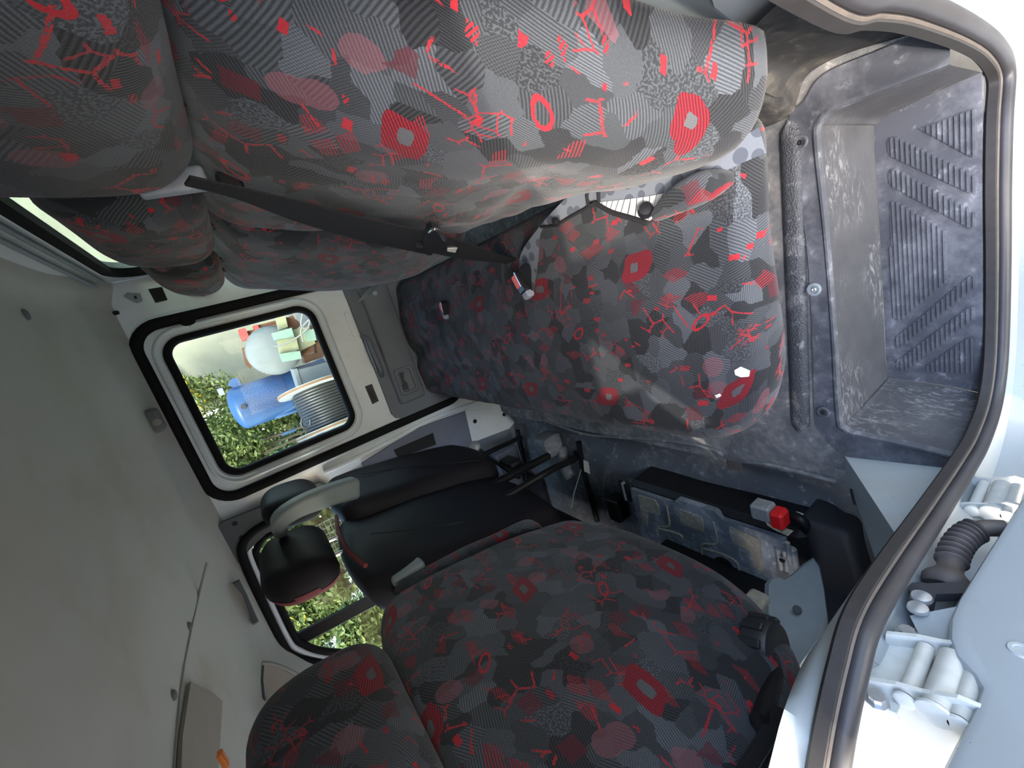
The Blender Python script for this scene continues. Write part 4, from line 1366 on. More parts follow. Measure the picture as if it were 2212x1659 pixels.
# belt ---------------------------------------------------------------------
def PB(px, py, x0, z0=0.35, k=0.2):
    v = Vector((px - CX, py - CY, FPX)); r = Vector((AX.dot(v), AY.dot(v), AZ.dot(v)))
    t = (x0 + (CAM.z - z0) * k - CAM.x) / (r.x - k * r.z)
    return CAM + r * t
belt = thing('seat_belt', 'black seat belt webbing lying across the rear backrest into a buckle', 'seat belt', (0.1, 0.8, 0.4))
def web(a, b, x0a, x0b, name, mat):
    m_ = MB(); n = len(a)
    A_ = smoothpath([PB(*q, x0a + (x0b - x0a) * i / (n - 1)) for i, q in enumerate(a)], 8)
    B2 = smoothpath([PB(*q, x0a + (x0b - x0a) * i / (n - 1)) for i, q in enumerate(b)], 8)
    N = len(A_)
    loops = [[A_[i], B2[i], B2[i] + Vector((0.0025, 0, 0)), A_[i] + Vector((0.0025, 0, 0))] for i in range(N)]
    m_.rings(loops, (True, True)); return m_.build(name, mat, belt, 40)
web([(412, 384), (520, 408), (680, 445), (800, 476), (925, 502)], [(400, 402), (510, 430), (650, 482), (790, 522), (915, 548)], 0.045, 0.035, 'webbing', 'belt_web')
web([(940, 505), (1020, 530), (1090, 555), (1140, 568)], [(925, 545), (1000, 560), (1080, 568), (1128, 577)], 0.035, 0.045, 'webbing', 'belt_web')
mb = MB()
tp = [(925, 500), (935, 493), (950, 500), (962, 512), (962, 524), (990, 534), (992, 546), (972, 548), (945, 540), (930, 553), (908, 545), (900, 535), (915, 535)]
mb.prism([PB(a, b, 0.026) for a, b in tp], (0.010, 0, 0)); tg = mb.build('tongue', 'belt_plastic', belt)
mb = MB(); mb.tube(smoothpath([PB(928, 500, 0.024), PB(938, 494, 0.022), PB(952, 503, 0.022), PB(960, 518, 0.024)], 5), 0.003, 8); mb.build('tongue_rim', 'chrome', tg, 60)
mb = MB(); mb.prism([PB(a, b, 0.0245) for a, b in ((967, 537), (988, 536), (984, 546), (966, 543))], (0.001, 0, 0)); mb.build('tongue_print', 'tag_white', tg)
# slack end folding over the buckle
mb = MB()
ribbon(mb, [PS(a, b, z) for a, b, z in ((1128, 572, 0.42), (1140, 568, 0.425), (1147, 580, 0.42), (1148, 605, 0.405), (1150, 628, 0.395))],
       [PS(a, b, z) for a, b, z in ((1118, 582, 0.41), (1120, 583, 0.415), (1125, 590, 0.412), (1130, 610, 0.405), (1138, 632, 0.395))], 6)
mb.build('webbing', 'belt_web', belt, 179)
# belt guide between the headrests
mb = MB(); c = P(372, 394, 0, 0.235); mb.rbox((0.042, 0.014, 0.012), 0.006, (4, 2, 2), lambda p, u: c + Vector((p[1], p[2] * 0.9 + p[0] * 0.1, p[0] * 0.9)))
mb.build('belt_guide', 'buckle_grey', belt, 60)
mb = MB(); mb.box(c + Vector((-0.012, -0.012, -0.06)), (0.012, 0.014, 0.014), bev=0.004); mb.build('guide_slot', 'belt_plastic', belt)

def buckle(px, z, label, s=1.0):
    (x0, y0), (x1, y1) = px
    a, b = PS(x0, y0, z), PS(x1, y1, z)
    d = (b - a); L = d.length; d.normalize(); sd_ = Vector((0, 0, 1)).cross(d).normalized()
    e = thing('belt_buckle', label, 'buckle', (a + b) / 2)
    R = Matrix((d, sd_, Vector((0, 0, 1)))).transposed()
    m_ = MB(); m_.box((a + b) / 2, (L / 2, 0.017 * s, 0.013), R, 0.006); m_.build('housing', 'belt_plastic', e)
    m_ = MB(); m_.box(a + d * L * 0.36 - sd_ * 0.006 * s + Vector((0, 0, 0.010)), (L * 0.30, 0.0085 * s, 0.0055), R, 0.003); m_.build('release_button', 'button_red', e)
    m_ = MB(); m_.box(a + d * L * 0.36 + sd_ * 0.006 * s + Vector((0, 0, 0.0135)), (L * 0.34, 0.0016, 0.001), R); m_.build('slot_edge', 'chrome', e)
    m_ = MB(); m_.box(b + d * 0.004 + Vector((0, 0, 0.001)), (0.010, 0.014 * s, 0.011), R, 0.005); m_.build('stalk', 'buckle_grey', e)
buckle(((1117, 588), (1140, 632)), 0.398, 'black belt buckle with red button holding the belt on the rear seat')
buckle(((958, 650), (964, 680)), 0.378, 'small belt buckle with red button half sunk in the far seat cover', 0.8)

# ------------------------------------------------------------------ driver seat
ds = thing('driver_seat', 'front seat with red and grey patterned cover nearest the open door', 'seat', (-0.85, 0.58, 0.0))
def frx(z, x0): return x0 + 0.2 * (z - 0.2)
DX = -0.715
def dback(p, u):
    # 0 = y, 1 = height, 2 = thickness (rear face = +)
    y = 0.575 + p[0]; h = 0.68 + p[1]
    x = frx(h, DX) - 0.075 + p[2]
    # rounded shield outline
    w = 1.0 - 0.16 * max(0, u[1]) ** 3 - 0.06 * max(0, -u[1]) ** 2
    y = 0.575 + p[0] * w
    h += -0.045 * u[0] ** 2 * max(0, u[1]) + 0.085 * (abs(u[0]) ** 3) * max(0, -u[1])
    if u[0] < 0: h += 0.05 * u[0] ** 2 * max(0, -u[1])
    rr = max(0.0, u[2])
    x += 0.022 * rr * (1 - u[0] ** 2) * (1 - 0.6 * u[1] ** 2)
    x += 0.006 * rr * noise.noise(Vector((y * 5, h * 5, 20))) + 0.004 * rr * gauss(u[0], 0.9, 0.1)
    return Vector((x, y, h))
mb = MB(); mb.rbox((0.345, 0.335, 0.07), 0.06, (34, 34, 4), dback, (0.06, 0.10)); mb.build('backrest', 'seat_fabric', ds, 179)
# far side bolster wrapping forward
def wing(p, u):
    y = 0.975 + p[0] * 1.0 - 0.10 * p[2]; h = 0.70 + p[1]
    x = frx(h, DX) - 0.085 + p[2] - 0.01 * u[1]
    return Vector((x + 0.012 * noise.noise(Vector((0, h * 7, 2))), y - 0.02 * u[1] ** 2, h))
mb = MB(); mb.rbox((0.042, 0.22, 0.055), 0.036, (3, 18, 5), wing, (0.9, 0.5)); mb.build('side_bolster', 'seat_fabric', ds, 179)
c = PB(878, 1232, -0.76, 0.2); mb = MB(); mb.rbox((0.028, 0.012, 0.045), 0.010, (2, 1, 3), lambda p, u: c + Vector((p[1], p[0], p[2])))
mb.build('bolster_cap', 'arm_grey', ds, 60)
c = PB(1142, 1163, -0.80, 0.2); mb = MB(); mb.lathe([(0.022, 0), (0.021, 0.012), (0.014, 0.02), (0.002, 0.022)], c, (0.6, 0.5, 0.4), 18); mb.build('pivot_cap', 'pillar_dark', ds, 60)
def dhead(p, u):
    k = 1 - 0.22 * max(0, u[1]) ** 2
    y = 0.56 + p[0] * k; z = 1.092 + p[1]
    return Vector((-0.545 + 0.10 * (z - 1.0) + p[2] * (1 - 0.2 * u[1] ** 2) + 0.005 * noise.noise(Vector((y * 8, z * 8, 4))), y, z))
mb = MB(); mb.rbox((0.165, 0.105, 0.060), 0.055, (14, 10, 4), dhead, (0.4, 0.75)); hr = mb.build('headrest', 'seat_fabric', ds, 179)
for yy in (0.50, 0.62):
    mb = MB(); mb.cyl((-0.60, yy, 0.94), (-0.58, yy, 1.03), 0.006, 12); mb.build('headrest_post', 'frame_black', hr, 40)
# recliner knob on the outer side
kc = PB(1640, 1392, -0.745, 0.2)
kax = Vector((0.25, -0.93, -0.1)).normalized()
mb = MB(); mb.lathe([(0.036, -0.014), (0.044, -0.007), (0.044, 0.022), (0.039, 0.030), (0.020, 0.031), (0.002, 0.029)], kc, kax, 30)
kn = mb.build('recliner_knob', 'knob_black', ds, 40)
u_ = kax.orthogonal().normalized(); w_ = kax.cross(u_)
for i in range(10):
    a = 2 * pi * i / 10; d = u_ * cos(a) + w_ * sin(a)
    mb = MB(); R = Matrix((d, kax.cross(d), kax)).transposed(); mb.box(kc + d * 0.044 + kax * 0.008, (0.0045, 0.007, 0.017), R, 0.002); mb.build('knob_grip', 'knob_black', kn)
# lever and bracket below it
mb = MB(); mb.tube(smoothpath([PB(1668, 1380, -0.77, 0.2), PB(1682, 1420, -0.755, 0.2), PB(1668, 1480, -0.74, 0.2), PB(1655, 1520, -0.73, 0.2), PB(1640, 1560, -0.72, 0.2)], 5), 0.012, 10); mb.build('recliner_lever', 'frame_black', ds, 60)
mb = MB(); mb.tube(smoothpath([PB(1655, 1438, -0.745, 0.2), PB(1646, 1475, -0.74, 0.2), PB(1644, 1515, -0.73, 0.2)], 5), 0.005, 8); mb.build('lever_edge', 'terminal_grey', ds, 60)
c = PB(1630, 1322, -0.80, 0.2); mb = MB(); mb.rbox((0.03, 0.02, 0.035), 0.01, (2, 2, 3), lambda p, u: c + Vector(p)); mb.build('recliner_bracket', 'battery_dust', ds, 60)
# grey plastic side shield
def shield():
    m_ = MB()
    front = [(1652, 1262), (1663, 1248), (1690, 1252), (1710, 1240), (1735, 1218), (1757, 1204), (1770, 1222), (1780, 1270), (1788, 1335), (1775, 1380), (1735, 1440), (1705, 1482), (1694, 1490), (1690, 1440), (1676, 1400), (1650, 1330)]
    f = [PB(a, b, -0.80 if a > 1685 else -0.79, 0.2) for a, b in front]
    c_ = sum(f, Vector()) / len(f)
    inn = [c_ + (p - c_) * 0.9 + Vector((0.012, -0.006, 0.004)) for p in f]
    bk = [p + Vector((-0.05, 0.01, -0.02)) for p in f]
    m_.rings([bk, f, inn], (True, True))
    return m_.build('side_shield', 'trim_grey', ds, 30)
sh = shield()
mb = MB(); c = PB(1719, 1325, -0.79, 0.2) + Vector((0.016, -0.006, 0.004)); mb.lathe([(0.008, 0), (0.007, 0.001), (0.001, 0.001)], c, (0.8, -0.4, 0.4), 14); mb.build('shield_screw', 'card_dark', sh, 40)
# seat base and squab hidden behind the backrest
mb = MB(); mb.rbox((0.25, 0.24, 0.07), 0.05, (8, 8, 2), lambda p, u: Vector((-1.06 + p[0], 0.62 + p[1], 0.36 + p[2]))); mb.build('squab', 'seat_fabric', ds, 179)
mb = MB(); mb.box((-1.12, 0.64, 0.14), (0.16, 0.22, 0.13), bev=0.02); mb.build('seat_pedestal', 'frame_black', ds)
# belts beside the pillar
belt2 = thing('front_belt', 'black front seat belt straps hanging between driver seat and door pillar', 'seat belt', (-0.7, 0.3, 0.3))
def strapy(pts, w, x, name, mat):
    m_ = MB(); A_ = smoothpath([P(a, b, 0, x) for a, b in pts], 6); N = len(A_)
    loops = []
    for i in range(N):
        d = (A_[min(i + 1, N - 1)] - A_[max(i - 1, 0)]).normalized(); s_ = d.cross(Vector((1, 0.2, 0))).normalized() * w
        loops.append([A_[i] - s_, A_[i] + s_, A_[i] + s_ - Vector((0.003, 0, 0)), A_[i] - s_ - Vector((0.003, 0, 0))])
    m_.rings(loops, (True, True)); return m_.build(name, mat, belt2, 60)
strapy([(1660, 1525), (1600, 1590), (1520, 1680), (1440, 1760)], 0.012, -0.66, 'webbing', 'belt_web')
strapy([(1690, 1530), (1650, 1600), (1600, 1680), (1540, 1780)], 0.010, -0.63, 'webbing', 'belt_web')
# dark sheet put in for the shade between seat and pillar, green-grey carpet
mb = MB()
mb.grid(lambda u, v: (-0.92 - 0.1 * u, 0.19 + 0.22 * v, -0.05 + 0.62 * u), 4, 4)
st = struct(mb.build('shade_sheet', 'card_dark', None, 60), 'dark sheet standing for the shade beside the driver seat')
mb = MB(); c = P(1640, 1610, 0, -0.70)
mb.rbox((0.05, 0.03, 0.06), 0.02, (4, 3, 4), lambda p, u: c + Vector((p[1], p[0], p[2])) + Vector((0.008, 0, 0)) * noise.noise(Vector((p[0] * 40, p[2] * 40, 0))))
tag(mb.build('grey_cloth', 'pillar_dark', None, 179), 'crumpled grey-green cloth tucked beside the driver seat', 'cloth')

# ------------------------------------------------------------------ double passenger seat
ps = thing('passenger_bench', 'front double seat in a black cloth cover with fold-up grey armrest', 'bench seat', (-0.8, 1.3, 0.0))
def pback(cy, hy, cz, hz, x0, seed, sl=0.0):
    def d(p, u):
        w = 1 - 0.10 * max(0, u[1]) ** 3
        y = cy + p[0] * w; h = cz + p[1] - 0.03 * u[0] ** 2 * max(0, u[1]) + 0.04 * u[0] ** 2 * max(0, -u[1]) + sl * u[0] * max(0, -u[1])
        x = frx(h, x0) - 0.06 + p[2] + 0.02 * max(0, u[2]) * (1 - u[0] ** 2) * (1 - u[1] ** 2)
        return Vector((x + 0.007 * max(0, u[2]) * noise.noise(Vector((y * 4 + seed, h * 7, seed))), y, h))
    m_ = MB(); m_.rbox((hy, hz, 0.06), 0.052, (16, 20, 3), d); return m_.build('backrest', 'black_cover', ps, 179)
pb1 = pback(1.24, 0.265, 0.660, 0.325, -0.745, 1.0)
pb2 = pback(1.605, 0.215, 0.625, 0.320, -0.680, 5.0)
# seams and piping of the cover
mb = MB(); mb.tube(smoothpath([PB(778, 1025, -0.655, 0.2), PB(860, 1012, -0.66, 0.2), PB(960, 1002, -0.66, 0.2), PB(1050, 992, -0.665, 0.2)], 5), 0.0022, 6); mb.build('cover_seam', 'frame_black', ps, 60)
mb = MB(); mb.tube(smoothpath([PB(726, 1115, -0.70, 0.2), PB(732, 1150, -0.695, 0.2), PB(752, 1190, -0.69, 0.2), PB(790, 1222, -0.69, 0.2)], 5), 0.006, 8); mb.build('red_piping', 'red_piping', ps, 60)
mb = MB(); mb.tube(smoothpath([PB(800, 1153, -0.672, 0.2), PB(880, 1145, -0.668, 0.2), PB(1000, 1128, -0.67, 0.2)], 5), 0.0015, 6); mb.build('cover_seam', 'frame_black', ps, 60)
def phead(cy, hy, cz, hz, x0):
    def d(p, u):
        k = 1 - 0.25 * max(0, u[1]) ** 2
        return Vector((x0 + 0.12 * p[1] + p[2] * (1 - 0.2 * u[1] ** 2), cy + p[0] * k, cz + p[1]))
    m_ = MB(); m_.rbox((hy, hz, 0.058), 0.054, (10, 8, 3), d); h = m_.build('headrest', 'black_cover', ps, 179)
    for s in (-0.35, 0.35):
        q = MB(); q.cyl((x0 - 0.02, cy + s * hy, cz - hz - 0.07), (x0 - 0.01, cy + s * hy, cz - hz + 0.02), 0.0065, 12); q.build('headrest_post', 'rivet_metal', h, 40)
    return h
h1 = phead(1.33, 0.165, 1.09, 0.095, -0.600)
def hshell(p, u):
    k = 1 - 0.25 * max(0, u[1]) ** 2
    return Vector((-0.600 + 0.12 * p[1] + p[2] * (1 - 0.2 * u[1] ** 2) * 1.012, 1.33 + p[0] * k * 1.008, 1.09 + p[1] * 1.008))
full = MB(); full.rbox((0.165, 0.095, 0.058), 0.054, (10, 8, 3), hshell)
keep = [f for f in full.f if max(full.v[i][0] + 0.600 - 0.12 * (full.v[i][2] - 1.09) for i in f) < -0.018]
used = sorted({i for f in keep for i in f}); rem = {i: k for k, i in enumerate(used)}
mb = MB(); mb.add([full.v[i] for i in used], [tuple(rem[i] for i in f) for f in keep])
mb.build('red_panel', 'red_piping', h1, 179)
phead(1.66, 0.13, 1.05, 0.095, -0.53)
# fold-up armrest
ap = smoothpath([PB(770, 1052, -0.60, 0.2), PB(720, 1066, -0.59, 0.2), PB(660, 1088, -0.585, 0.2), PB(622, 1108, -0.60, 0.2), PB(602, 1128, -0.64, 0.2), PB(606, 1142, -0.70, 0.2)], 6)
def arm(p, u):
    t_ = (u[0] + 1) / 2 * (len(ap) - 1); i = min(len(ap) - 2, int(t_)); f = t_ - i
    c0 = ap[i].lerp(ap[i + 1], f)
    d = (ap[min(i + 2, len(ap) - 1)] - ap[max(0, i - 1)]).normalized()
    s_ = Vector((0, 1, 0)); nrm = d.cross(s_).normalized(); s_ = nrm.cross(d)
    w = 0.75 + 0.25 * u[0] * -1
    return c0 + s_ * p[1] + nrm * p[2] * w
mb = MB(); mb.rbox((0.17, 0.030, 0.034), 0.018, (18, 3, 3), arm); mb.build('armrest', 'arm_grey', ps, 179)
# seat pan and steel frame under it
mb = MB(); mb.rbox((0.24, 0.42, 0.07), 0.05, (6, 10, 2), lambda p, u: Vector((-1.06 + p[0], 1.33 + p[1], 0.34 + p[2]))); mb.build('squab', 'black_cover', ps, 179)
def tubes(pts, r, mat='frame_black', nm='frame_tube', k=4):
    m_ = MB(); m_.tube(smoothpath(pts, k), r, 10); return m_.build(nm, mat, ps, 60)
F1 = P(1252, 985, 2, -0.02)
tubes([F1 + Vector((0.02, 0.02, 0.0)), F1 + Vector((0.0, 0.0, 0.03)), PB(1200, 1010, -0.70, 0.2), PB(1140, 1045, -0.72, 0.2), PB(1090, 1075, -0.74, 0.2)], 0.013)
tubes([P(1250, 955, 2, -0.02), P(1258, 1005, 2, -0.018), P(1272, 1060, 2, -0.015), P(1290, 1125, 2, -0.012)], 0.013)
F2 = P(1125, 945, 2, 0.0)
tubes([F2, PB(1080, 965, -0.69, 0.2), PB(1030, 990, -0.70, 0.2), PB(990, 1010, -0.72, 0.2)], 0.012)
tubes([P(1118, 930, 2, 0.0), P(1130, 985, 2, 0.0), P(1140, 1040, 2, 0.0)], 0.012)
tubes([PB(1185, 985, -0.72, 0.2), PB(1140, 1008, -0.73, 0.2), PB(1060, 1050, -0.75, 0.2)], 0.016)
tubes([PB(1035, 970, -0.74, 0.2), PB(1075, 1000, -0.74, 0.2), PB(1120, 1030, -0.74, 0.2)], 0.010)
mb = MB(); mb.lathe([(0.028, 0), (0.028, 0.012), (0.018, 0.020), (0.003, 0.020)], PB(1026, 966, -0.70, 0.2), (0.7, -0.5, 0.4), 20); mb.build('pivot_boss', 'terminal_grey', ps, 40)
mb = MB(); mb.rbox((0.03, 0.05, 0.03), 0.012, (2, 3, 2), lambda p, u: PB(1105, 1005, -0.74, 0.2) + Vector(p)); mb.build('recliner_joint', 'frame_black', ps, 60)
mb = MB(); mb.tube([PB(1255, 1015, -0.72, 0.2), PB(1240, 1065, -0.72, 0.2), PB(1235, 1095, -0.72, 0.2)], 0.0022, 6); mb.build('spring_wire', 'terminal_grey', ps, 60)
mb = MB(); mb.prism([PB(a, b, -0.675, 0.2) for a, b in ((1260, 993), (1271, 998), (1275, 1024), (1262, 1018))], (-0.001, 0, 0)); mb.build('paper_tag', 'tag_white', ps)
# moulded floor risers and dark recess behind the frame
def lump(px, py, z, h, name='floor_riser', mat='front_rubber', r=0.015):
    c = P(px, py, 2, z); m_ = MB(); m_.rbox(h, min(r, min(h) * 0.95), (4, 4, 3), lambda p, u: c + Vector(p)); return m_.build(name, mat, floor, 60)
lump(1185, 960, 0.02, (0.05, 0.05, 0.05))
lump(1220, 1000, -0.01, (0.08, 0.02, 0.03))
lump(1080, 985, 0.08, (0.06, 0.10, 0.07), mat='trim_blue')
lump(1160, 1060, -0.02, (0.10, 0.09, 0.02), mat='dark_void')  # near-black block put in for the shade of the recess
# cable clipped to the mat
mb = MB(); mb.tube(smoothpath([P(1328, 965, 2, -0.01), P(1322, 985, 2, 0.0), P(1310, 1005, 2, 0.005), P(1303, 1040, 2, -0.01), P(1302, 1075, 2, -0.02), P(1306, 1108, 2, -0.03)], 6), 0.006, 8)
tag(mb.build('floor_cable', 'cable_grey', None, 60), 'thin grey cable running over the rubber mat beside the battery', 'cable')

# ------------------------------------------------------------------ battery
bat = thing('battery', 'dusty black vehicle battery under the driver seat with red terminal cover', 'battery', (-0.9, 0.7, -0.1))
ZB = 0.09
k1, k2 = P(1362, 1058, 2, ZB), P(1696, 1180, 2, ZB)
by0, by1, bx1 = k2.y, k1.y, -0.80
mb = MB(); mb.box(((bx1 + 0.022 - 1.04) / 2, (by0 + by1) / 2 - 0.01, -0.025), ((1.04 + bx1 + 0.022) / 2, (by1 - by0) / 2 + 0.03, 0.100), bev=0.016); mb.build('case', 'battery_case', bat)
mb = MB()
# lid with a stepped rear edge
lidp = [(bx1, by0), (bx1, by0 + 0.16), (bx1 + 0.02, by0 + 0.18), (bx1 + 0.02, by0 + 0.30), (bx1, by0 + 0.325), (bx1, by1), (-1.03, by1), (-1.03, by0)]
mb.prism([(a, b, ZB) for a, b in lidp], (0, 0, -0.02)); mb.build('lid', 'battery_lid', bat)
def emb(px, off=(1160, 900), sc=4.608, z=0.004, mat='battery_dust'):
    m_ = MB(); m_.prism([P(off[0] + a / sc, off[1] + b / sc, 2, ZB + z) for a, b in px], (0, 0, -0.006)); m_.build('lid_panel', mat, bat)
emb([(1005, 780), (1170, 830), (1212, 900), (1218, 980), (1100, 950), (1098, 1085), (1052, 1050)])
emb([(1415, 925), (1625, 1000), (1645, 1040), (1658, 1150), (1440, 1070), (1425, 1040)])
emb([(70, 730), (350, 845), (375, 900), (402, 1172), (320, 1135), (275, 970), (110, 890), (85, 850)], (1560, 980))
def bead(px, off=(1160, 900), r=0.0035):
    m_ = MB(); m_.tube(smoothpath([P(off[0] + a / 4.608, off[1] + b / 4.608, 2, ZB + 0.001) for a, b in px], 4), r, 6); m_.build('lid_bead', 'battery_dust', bat, 60)
bead([(1290, 880), (1310, 980), (1320, 1070), (1290, 1095), (1205, 1100), (1205, 1190)])
bead([(1755, 1045), (1790, 1180), (1780, 1270), (1650, 1270), (1645, 1380)])
bead([(1205, 1110), (1420, 1170), (1450, 1230)])
bead([(1650, 1310), (1850, 1370), (1990, 1450), (2020, 1580)])
mb = MB(); mb.lathe([(0.03, 0), (0.03, 0.004), (0.022, 0.006), (0.020, 0.003), (0.002, 0.003)], P(1565, 1222, 2, ZB), (0, 0, 1), 24); mb.build('vent_cap', 'battery_case', bat, 40)
# terminal end
ec = P(1702, 1210, 2, ZB - 0.02)
mb = MB(); mb.box(ec, (0.055, 0.028, 0.02), bev=0.006); te = mb.build('terminal_recess', 'terminal_grey', bat)
for i, (a, b) in enumerate(((1684, 1205), (1697, 1208), (1703, 1192))):
    c = P(a, b, 2, ZB + 0.002); mb = MB(); mb.cyl(c + Vector((0.028, 0, 0)), c + Vector((-0.035, 0, 0)), 0.0065, 12); mb.build('terminal_bar', 'terminal_grey', te, 40)
mb = MB(); mb.lathe([(0.007, 0), (0.007, 0.012), (0.002, 0.013)], P(1694, 1205, 2, ZB + 0.006), (0, 0, 1), 12); mb.build('terminal_nut', 'chrome', te, 40)
cc = P(1668, 1107, 2, 0.085)
mb = MB(); mb.box(cc + Vector((0.004, 0.018, 0.006)), (0.022, 0.024, 0.022), bev=0.006); clampo = mb.build('terminal_clamp', 'terminal_grey', bat)
mb = MB(); mb.box(cc + Vector((-0.004, -0.020, 0.008)), (0.024, 0.016, 0.022), bev=0.007); mb.build('terminal_cover', 'terminal_red', bat)
lb = [(432, 683), (545, 720), (706, 772), (655, 820), (540, 770), (450, 715)]
mb = MB(); mb.prism([P(1560 + a / 4.608, 980 + b / 4.608, 2, 0.078) for a, b in lb], (0, 0, -0.002)); lab = mb.build('maker_label', 'label_cream', bat)
for i in range(4):
    a = P(1560 + (548 + 4 * i) / 4.608, 980 + (728 + 14 * i) / 4.608, 2, 0.0785); b = P(1560 + (680 - 10 * i) / 4.608, 980 + (772 + 13 * i) / 4.608, 2, 0.0785)
    d = (b - a).normalized(); s_ = Vector((0, 0, 1)).cross(d) * 0.0008
    mb = MB()
    for k in range(9):
        if (k + i) % 4 == 3: continue
        q = a.lerp(b, k / 9); q2 = a.lerp(b, (k + 0.75) / 9)
        mb.prism([q - s_, q2 - s_, q2 + s_, q + s_], (0, 0, -0.0008))
    mb.build('label_line', 'label_ink', lab)
# connector block at the far end
mb = MB(); c = P(1335, 1095, 2, 0.06)
mb.rbox((0.05, 0.03, 0.035), 0.012, (3, 3, 3), lambda p, u: c + Vector(p)); cb = mb.build('connector_block', 'frame_black', bat, 60)
for i in range(3):
    mb = MB(); c2 = P(1342 + i * 6, 1050 + i * 3, 2, 0.085); mb.cyl(c2 + Vector((0.02, 0, 0)), c2 + Vector((-0.05, 0, 0)), 0.008, 10); mb.build('connector_bar', 'terminal_grey' if i == 1 else 'frame_black', cb, 40)
# cables and dark box beside it
mb = MB(); mb.tube(smoothpath([P(1722, 1108, 2, 0.0), P(1745, 1118, 2, 0.02), P(1768, 1138, 2, 0.01)], 5), 0.004, 8)
tag(mb.build('white_cable', 'glue_white', None, 60), 'short white cable between battery and black box', 'cable')
mb = MB(); mb.tube(smoothpath([P(1700, 1110, 2, 0.05), P(1735, 1128, 2, 0.06), P(1748, 1165, 2, 0.03), P(1752, 1215, 2, 0.0)], 6), 0.013, 10)
tag(mb.build('battery_cable', 'frame_black', None, 60), 'thick black cable bending down from the battery terminal', 'cable')
mb = MB()
c = P(1812, 1190, 2, 0.02)
mb.rbox((0.11, 0.055, 0.07), 0.02, (5, 3, 4), lambda p, u: c + Vector((p[0] - 0.02, p[1] + 0.15 * p[0], p[2] - 0.03)))
tag(mb.build('control_box', 'card_dark', None, 60), 'black plastic box between the battery and the white pillar foot', 'box')

# ------------------------------------------------------------------ outdoors
GZ = -0.75
mb = MB(); mb.prism([(-40, -30, GZ), (40, -30, GZ), (40, 60, GZ), (-40, 60, GZ)], (0, 0, -0.1))
ground = mb.build('ground', 'gravel'); ground['kind'] = 'structure'; ground['label'] = 'pale gravel yard'
# box body behind the cab
box = thing('cargo_box', 'white ribbed cargo box standing close behind the rear window', 'truck body', (1.2, 1.0, GZ))
mb = MB(); mb.box((1.65, 1.05, 0.75), (0.85, 0.95, 1.1), bev=0.02); mb.build('box_panel', 'box_body', box)
for i in range(9):
    mb = MB(); mb.box((0.795, 0.2 + i * 0.21, 0.75), (0.008, 0.02, 1.05), bev=0.006); mb.build('box_rib', 'box_body', box)

def PY(px, py, y): return P(px, py, 1, y)
# retaining wall
wallc = thing('retaining_wall', 'tall weathered concrete wall behind the tanks', 'wall', (0, 17, GZ))
mb = MB()
w0 = PY(438, 872, 17.0); 
mb.grid(lambda u, v: (6.0 - (6.0 - w0.x + 0.6 * v) * u * 1.0, 17.0, GZ + (w0.z + 4.2 - GZ) * v), 6, 6)
mb.grid(lambda u, v: (6.0 - (6.0 - w0.x + 0.6 * v) * u, 17.6, GZ + (w0.z + 4.2 - GZ) * (1 - v)), 6, 6)
mb.build('wall_face', 'concrete', wallc, 60)
mb = MB(); q0 = PY(365, 800, 16.9); q1 = PY(440, 880, 16.9); mb.tube([q0, q1], 0.12, 8); mb.build('coping', 'steel_panel', wallc, 60)

# blue tank: upright cylinder
yb = 12.4
tp_, bt = PY(487, 866, yb), PY(640, 800, yb)
cxt = PY(560, 868, yb).x; rad_t = (PY(560, 820, yb).x - PY(560, 918, yb).x) / 2
bt_ = thing('blue_tank', 'upright blue steel tank with domed top in the yard', 'tank', (cxt, yb, GZ))
topz = PY(487, 866, yb).z
prof = [(rad_t, 0.0), (rad_t, topz - GZ - 0.22)] + [(rad_t * cos(a), topz - GZ - 0.22 + 0.22 * sin(a)) for a in [pi / 2 * i / 8 for i in range(1, 8)]] + [(0.02, topz - GZ)]
mb = MB(); mb.lathe(prof, (cxt, yb, GZ), (0, 0, 1), 36); mb.build('shell', 'tank_blue', bt_, 40)
mb = MB(); mb.lathe([(rad_t + 0.012, 0), (rad_t + 0.012, 0.03)], (cxt, yb, PY(617, 840, yb).z), (0, 0, 1), 36); mb.build('weld_band', 'tank_blue', bt_, 40)
c = PY(526, 878, yb - rad_t); mb = MB(); mb.cyl(c, c + Vector((0, -0.1, 0)), 0.06, 14); mb.build('port', 'card_dark', bt_, 40)
c = PY(505, 828, yb - 0.1); mb = MB(); mb.prism([c + Vector((-0.12, 0, -0.15)), c + Vector((0.1, 0, -0.12)), c + Vector((0.12, 0, 0.02)), c + Vector((0.0, 0, 0.14)), c + Vector((-0.12, 0, 0.02))], (0, 0.05, 0)); mb.build('lifting_lug', 'tank_blue', bt_)
c = PY(540, 912, yb - 0.1); mb = MB(); mb.prism([c + Vector((-0.1, 0, -0.15)), c + Vector((0.1, 0, -0.12)), c + Vector((0.1, 0, 0.1)), c + Vector((-0.1, 0, 0.05))], (0, 0.05, 0)); mb.build('lifting_lug', 'tank_blue', bt_)
# lamp on a short post
c = PY(478, 846, 13.2); lp_ = thing('yard_lamp', 'small floodlight on a thin post above the blue tank', 'lamp', (c.x, 13.2, GZ))
mb = MB(); mb.box(c, (0.10, 0.04, 0.07), bev=0.015); mb.build('lamp_head', 'lamp_grey', lp_)
mb = MB(); mb.cyl(c + Vector((-0.16, 0.05, -0.05)), (c.x - 0.16, 13.25, GZ), 0.03, 10); mb.build('lamp_post', 'card_dark', lp_, 40)
